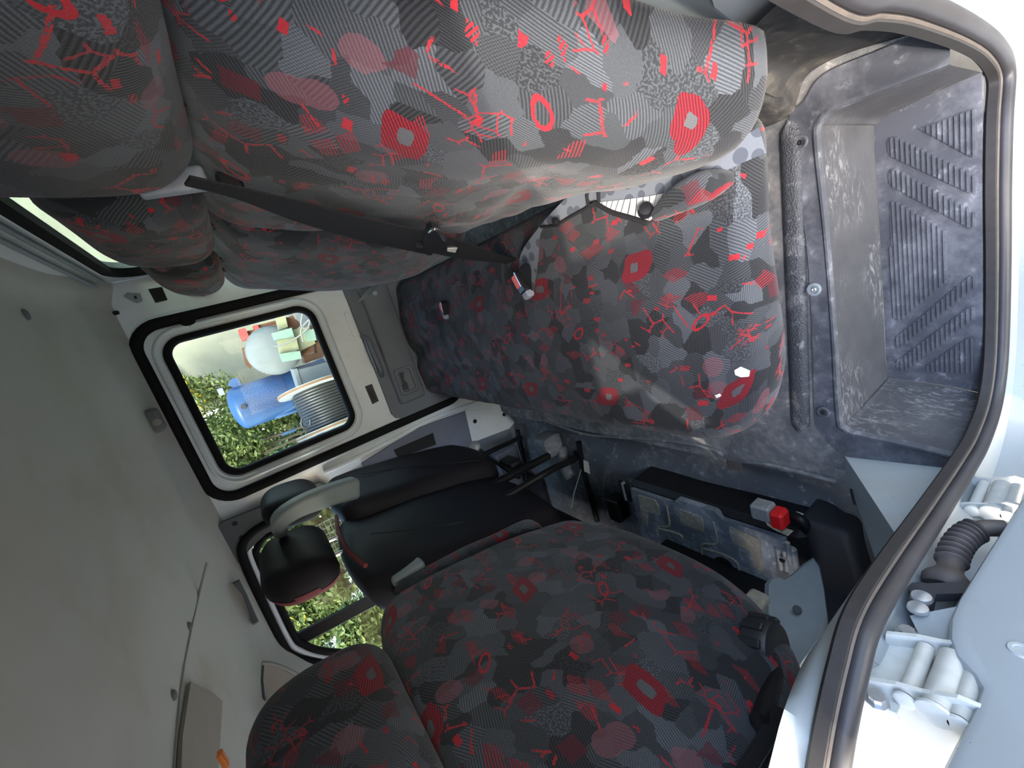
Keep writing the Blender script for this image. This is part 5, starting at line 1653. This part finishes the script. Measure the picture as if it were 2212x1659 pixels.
# white tank, lying, dished end to us
yw = 10.8
c = PY(592, 757, yw); rw = (PY(592, 703, yw).x - PY(592, 812, yw).x) / 2 * 1.02
wt = thing('white_tank', 'lying whitish tank with its dished end towards the van', 'tank', (c.x, yw, GZ))
mb = MB(); mb.lathe([(0.01, -0.22)] + [(rw * sin(a), -0.22 * cos(a)) for a in [pi / 2 * i / 8 for i in range(1, 9)]] + [(rw, 0.05), (rw * 1.03, 0.05), (rw * 1.03, 0.12), (rw, 0.12), (rw, 2.2), (0.01, 2.3)], c, (0.02, 1, 0), 40)
mb.build('shell', 'tank_white', wt, 40)
mb = MB(); mb.box((c.x, yw + 0.6, (c.z - rw + GZ) / 2), (rw * 0.6, 0.1, (c.z - rw - GZ) / 2 + 0.1)); mb.build('saddle', 'rust', wt)
def slab(px, y, th, name, label, cat, mat, bev=0.0):
    ps_ = [PY(a, b, y) for a, b in px]
    m_ = MB(); m_.prism(ps_, (0, th, 0)); return tag(m_.build(name, mat), label, cat)
slab([(513, 712), (530, 708), (540, 732), (523, 737)], 14.5, 0.5, 'red_crate', 'small red steel crate stacked beyond the white tank', 'crate', 'red_steel')
slab([(546, 704), (556, 701), (562, 712), (552, 716)], 14.6, 0.4, 'red_crate', 'tiny red steel crate beside the tank rim', 'crate', 'red_steel')
slab([(522, 752), (532, 748), (547, 790), (541, 797), (530, 788)], 14.2, 0.3, 'rusty_bracket', 'rusty brown steel bracket left standing on the white tank', 'bracket', 'rust')
rk = thing('steel_rack', 'rusty steel rack standing behind the white tank', 'rack', (PY(530, 740, 14.6).x, 14.6, GZ))
zt = min(PY(523, 737, 14.5).z, PY(552, 716, 14.6).z, PY(541, 797, 14.2).z)
zz_ = [PY(523, 737, 14.5).z, PY(552, 716, 14.6).z, PY(541, 797, 14.2).z]
for xx_, z_, y_ in ((PY(525, 725, 14.5).x, zz_[0], 14.75), (PY(555, 710, 14.6).x, zz_[1], 14.8), (PY(538, 785, 14.2).x, zz_[2], 14.35)):
    mb = MB(); mb.box((xx_, y_, (z_ + GZ) / 2), (0.10, 0.12, (z_ - GZ) / 2)); mb.build('rack_post', 'rust', rk)
# pale green machine unit made of blocks
mc = thing('pump_unit', 'cream and pale green pump unit with hanging wires in front of the white tank', 'machine', (PY(650, 730, 9.6).x, 9.6, GZ))
def mblock(px, y, th, mat, nm):
    m_ = MB(); ps_ = [PY(a, b, y) for a, b in px]; m_.prism(ps_, (0, th, 0)); return m_.build(nm, mat, mc)
mblock([(597, 686), (616, 680), (622, 706), (604, 712)], 9.7, 0.4, 'machine_cream', 'motor_block')
mblock([(588, 720), (630, 708), (636, 728), (594, 735)], 9.5, 0.35, 'machine_green', 'relay_box')
mblock([(605, 764), (648, 758), (652, 775), (612, 782)], 9.5, 0.35, 'machine_green', 'relay_box')
mblock([(600, 735), (640, 728), (646, 755), (606, 766)], 9.6, 0.4, 'machine_cream', 'motor_block')
mblock([(632, 712), (668, 705), (682, 742), (645, 760)], 9.7, 0.5, 'machine_cream', 'motor_block')
mblock([(660, 715), (678, 710), (684, 735), (664, 738)], 9.5, 0.3, 'machine_green', 'relay_box')
mblock([(614, 684), (640, 690), (652, 700), (640, 712), (620, 708)], 9.9, 0.3, 'rust', 'base_beam')
mblock([(680, 708), (690, 706), (700, 770), (660, 785), (655, 770), (686, 762)], 9.8, 0.5, 'rust', 'base_beam')
for pts in ([(592, 748), (610, 745), (640, 730), (665, 708), (668, 690)], [(668, 690), (650, 712), (655, 738)], [(655, 670), (650, 700), (660, 712)]):
    mb = MB(); mb.tube(smoothpath([PY(a, b, 9.35) for a, b in pts], 6), 0.018, 6); mb.build('wire', 'wire_grey', mc, 60)
# grey steel cabinet
gc_ = [PY(a, b, 9.2) for a, b in ((642, 800), (715, 780), (735, 820), (655, 842))]
mb = MB(); mb.prism(gc_, (0, 0.7, 0)); cab = tag(mb.build('steel_cabinet', 'steel_panel'), 'grey sheet steel cabinet beside the cable reel', 'cabinet')
mb = MB(); mb.prism([PY(a, b, 9.18) for a, b in ((634, 798), (642, 796), (656, 842), (650, 848))], (0, 0.8, 0)); mb.build('cabinet_rim', 'tank_white', cab)
# cable reel: axis along x, flanges upright
yr = 8.6
reel = thing('cable_reel', 'wooden drum wound with thick black cable outside the side window', 'cable reel', (PY(690, 880, yr).x, yr, GZ))
ca, cb_ = PY(690, 832, yr), PY(712, 922, yr)
axr = (cb_ - ca); axr.z = 0; Lr = axr.length; axr.normalize(); axr = (axr + Vector((0, -0.22, 0))).normalized()
zc = (PY(690, 832, yr).z + PY(712, 922, yr).z) / 2
rf = (PY(612, 862, yr).z - PY(770, 812, yr).z) / 2
A0 = Vector((ca.x, yr, zc))
for k, o in enumerate((0.0, Lr)):
    c = A0 + axr * o
    mb = MB(); mb.lathe([(rf, -0.035), (rf, 0.035), (0.05, 0.035)], c, axr, 40); fl = mb.build('flange', 'reel_wood', reel, 40)
    mb = MB(); mb.lathe([(rf + 0.010, -0.022), (rf + 0.010, 0.022)], c, axr, 40); mb.build('flange_rim', 'reel_rim', fl, 40)
rc = rf * 0.66
nw = 13
for i in range(nw):
    c = A0 + axr * (0.06 + (Lr - 0.12) * (i + 0.5) / nw)
    u_ = axr.orthogonal().normalized(); w_ = axr.cross(u_)
    mb = MB(); mb.tube([c + (u_ * cos(2 * pi * k / 40) + w_ * sin(2 * pi * k / 40)) * rc for k in range(40)], (Lr - 0.12) / nw * 0.55, 8, closed=True)
    mb.build('cable_turn', 'reel_cable', reel, 60)
mb = MB(); mb.cyl(A0, A0 + axr * Lr, rc * 0.97, 30); mb.build('drum', 'card_dark', reel, 40)
mb = MB(); mb.tube(smoothpath([PY(652, 905, yr - 0.7), PY(651, 918, yr - 0.7), PY(658, 924, yr - 0.7), PY(669, 920, yr - 0.7), PY(670, 906, yr - 0.7)], 5), 0.02, 8); mb.build('cable_tail', 'reel_cable', reel, 60)
# blue stand of the reel
stand = thing('reel_stand', 'thin light blue steel bars of the stand around the cable reel', 'stand', (PY(700, 930, 8.9).x, 8.9, GZ))
for a, b, y in (((596, 903), (650, 885), 9.0), ((596, 903), (642, 876), 9.1), ((608, 940), (640, 928), 8.9), ((672, 953), (720, 916), 8.7), ((690, 945), (702, 937), 8.7), ((687, 928), (696, 944), 8.7)):
    p_, q_ = PY(*a, y), PY(*b, y)
    mb = MB(); mb.cyl(p_, q_, 0.022, 8); mb.build('stand_bar', 'blue_steel', stand, 60)

# shrubs ---------------------------------------------------------------------
def leaf_cloud(name, mat, parent, c, rad, n, size, seed, flat=1.0):
    rnd = random.Random(seed)
    vs = []; fs = []
    for i in range(n):
        while True:
            d = Vector((rnd.uniform(-1, 1), rnd.uniform(-1, 1), rnd.uniform(-1, 1)))
            if 0.15 < d.length < 1: break
        r = d.length; d = d.normalized() * (r ** 0.45)
        k = 0.78 + 0.30 * noise.noise(Vector((d.x * 2.2 + seed, d.y * 2.2, d.z * 2.2)))
        p = Vector((c[0] + d.x * rad[0] * k, c[1] + d.y * rad[1] * k, c[2] + d.z * rad[2] * k))
        a = Vector((rnd.gauss(0, 1), rnd.gauss(0, 1), rnd.gauss(0, 0.6))).normalized()
        b = a.cross(Vector((rnd.gauss(0, 1), rnd.gauss(0, 1), rnd.gauss(0, 1)))).normalized()
        s = size * rnd.uniform(0.6, 1.4)
        o = len(vs)
        vs += [p - a * s, p + b * s * 0.42, p + a * s, p - b * s * 0.42]
        fs.append((o, o + 1, o + 2, o + 3))
    m_ = MB(); m_.add(vs, fs); q_ = m_.build(name, mat, parent); q_['kind'] = 'stuff'; return q_
def shrub(name, label, px, y, rad, n, size, mat, seed, flower=0, cat='shrub', group='bushes outside the side windows'):
    c = PY(*px, y)
    e = thing(name, label, cat, (c.x, y, GZ), group)
    leaf_cloud('foliage', mat, e, c, rad, n, size, seed)
    m_ = MB()
    for k in range(4):
        a = 2 * pi * k / 4 + seed
        m_.tube([Vector((c.x + 0.1 * cos(a), y + 0.1 * sin(a), GZ)), Vector((c.x + rad[0] * 0.3 * cos(a), y + rad[1] * 0.3 * sin(a), c.z))], [0.04, 0.015], 6)
    m_.build('stems', 'bark', e, 60)
    if flower:
        leaf_cloud('flowers', 'flower_yellow', e, (c.x + rad[0] * 0.25, c.y - 0.2, c.z + rad[2] * 0.45), (rad[0] * 0.8, rad[1] * 0.8, rad[2] * 0.75), flower, size * 0.8, seed + 50)
    return e
shrub('flowering_shrub', 'tall leafy shrub with yellow blossom left of the blue tank', (440, 905), 15.5, (1.7, 0.7, 1.7), 5000, 0.075, 'leaf_bright', 11, 620)
shrub('green_shrub', 'dense green bush below the blue tank in the rear side window', (548, 985), 14.0, (2.0, 0.7, 2.3), 9000, 0.075, 'leaf_green', 12)
shrub('green_shrub', 'dark green bush behind the cable reel', (690, 975), 12.6, (1.2, 0.6, 1.5), 6000, 0.07, 'leaf_deep', 13)
shrub('green_shrub', 'pale bush at the lower roof corner of the rear side window', (475, 1010), 10.0, (0.8, 0.6, 1.1), 6000, 0.06, 'leaf_bright', 14)
shrub('green_shrub', 'deep green thicket filling the back of the view behind the tanks', (560, 1010), 18.6, (3.2, 0.8, 4.0), 9000, 0.13, 'leaf_deep', 15)
shrub('green_shrub', 'green bush seen between black headrest and front window frame', (600, 1180), 7.4, (1.5, 0.5, 1.6), 8000, 0.07, 'leaf_green', 16)
shrub('flowering_shrub', 'yellow-green weed bush beside the window divider bar', (650, 1310), 5.9, (0.8, 0.4, 0.8), 5000, 0.06, 'leaf_bright', 17, 60)
shrub('green_shrub', 'dark green hedge behind the wire mesh fence', (780, 1310), 9.2, (3.4, 1.0, 2.8), 12000, 0.09, 'leaf_deep', 18)
shrub('green_shrub', 'pale weeds growing at the foot of the mesh fence', (815, 1410), 5.0, (1.0, 0.3, 0.45), 5000, 0.06, 'leaf_bright', 19)
# mesh fence in front of the hedge
fence = thing('mesh_fence', 'thin wire mesh fence in front of the hedge', 'fence', (PY(800, 1300, 6.6).x, 6.6, GZ))
c0 = PY(800, 1300, 6.6)
x0, x1, z0, z1 = c0.x - 2.0, c0.x + 1.6, GZ, c0.z + 0.9
mb = MB()
x = x0
while x < x1: mb.tube([(x, 6.6, z0), (x, 6.6, z1)], 0.0035, 4, caps=False); x += 0.10
fw = mb.build('upright_wires', 'wire_grey', fence); fw['kind'] = 'stuff'
mb = MB(); z = z0
while z < z1: mb.tube([(x0, 6.6, z), (x1, 6.6, z)], 0.0035, 4, caps=False); z += 0.07
fw = mb.build('cross_wires', 'wire_grey', fence); fw['kind'] = 'stuff'

# unseen trees, added to shade the open door and lower its brightness
def added_tree(x, y, h, r, label, seed):
    e = thing('added_tree', label, 'tree', (x, y, GZ), 'unseen trees added to shade the door side')
    leaf_cloud('crown', 'leaf_deep', e, (x, y, GZ + h * 0.58), (r, r * 0.8, h * 0.42), 5200, 0.20, seed)
    m_ = MB(); m_.tube([(x, y, GZ), (x + 0.1, y, GZ + h * 0.35), (x, y + 0.1, GZ + h * 0.7)], [0.18, 0.13, 0.05], 8); m_.build('trunk', 'bark', e, 60)
added_tree(-5.6, -5.2, 7.8, 2.1, 'broad unseen tree added for shade ahead of the open door', 31)
added_tree(-0.05, -5.4, 8.6, 2.0, 'tall unseen tree added for shade facing the open door', 32)
added_tree(4.1, -5.4, 8.2, 2.0, 'full unseen tree added for shade behind the door side', 33)
added_tree(8.2, -5.6, 7.6, 2.0, 'unseen tree added for shade near the tail of the van', 34)
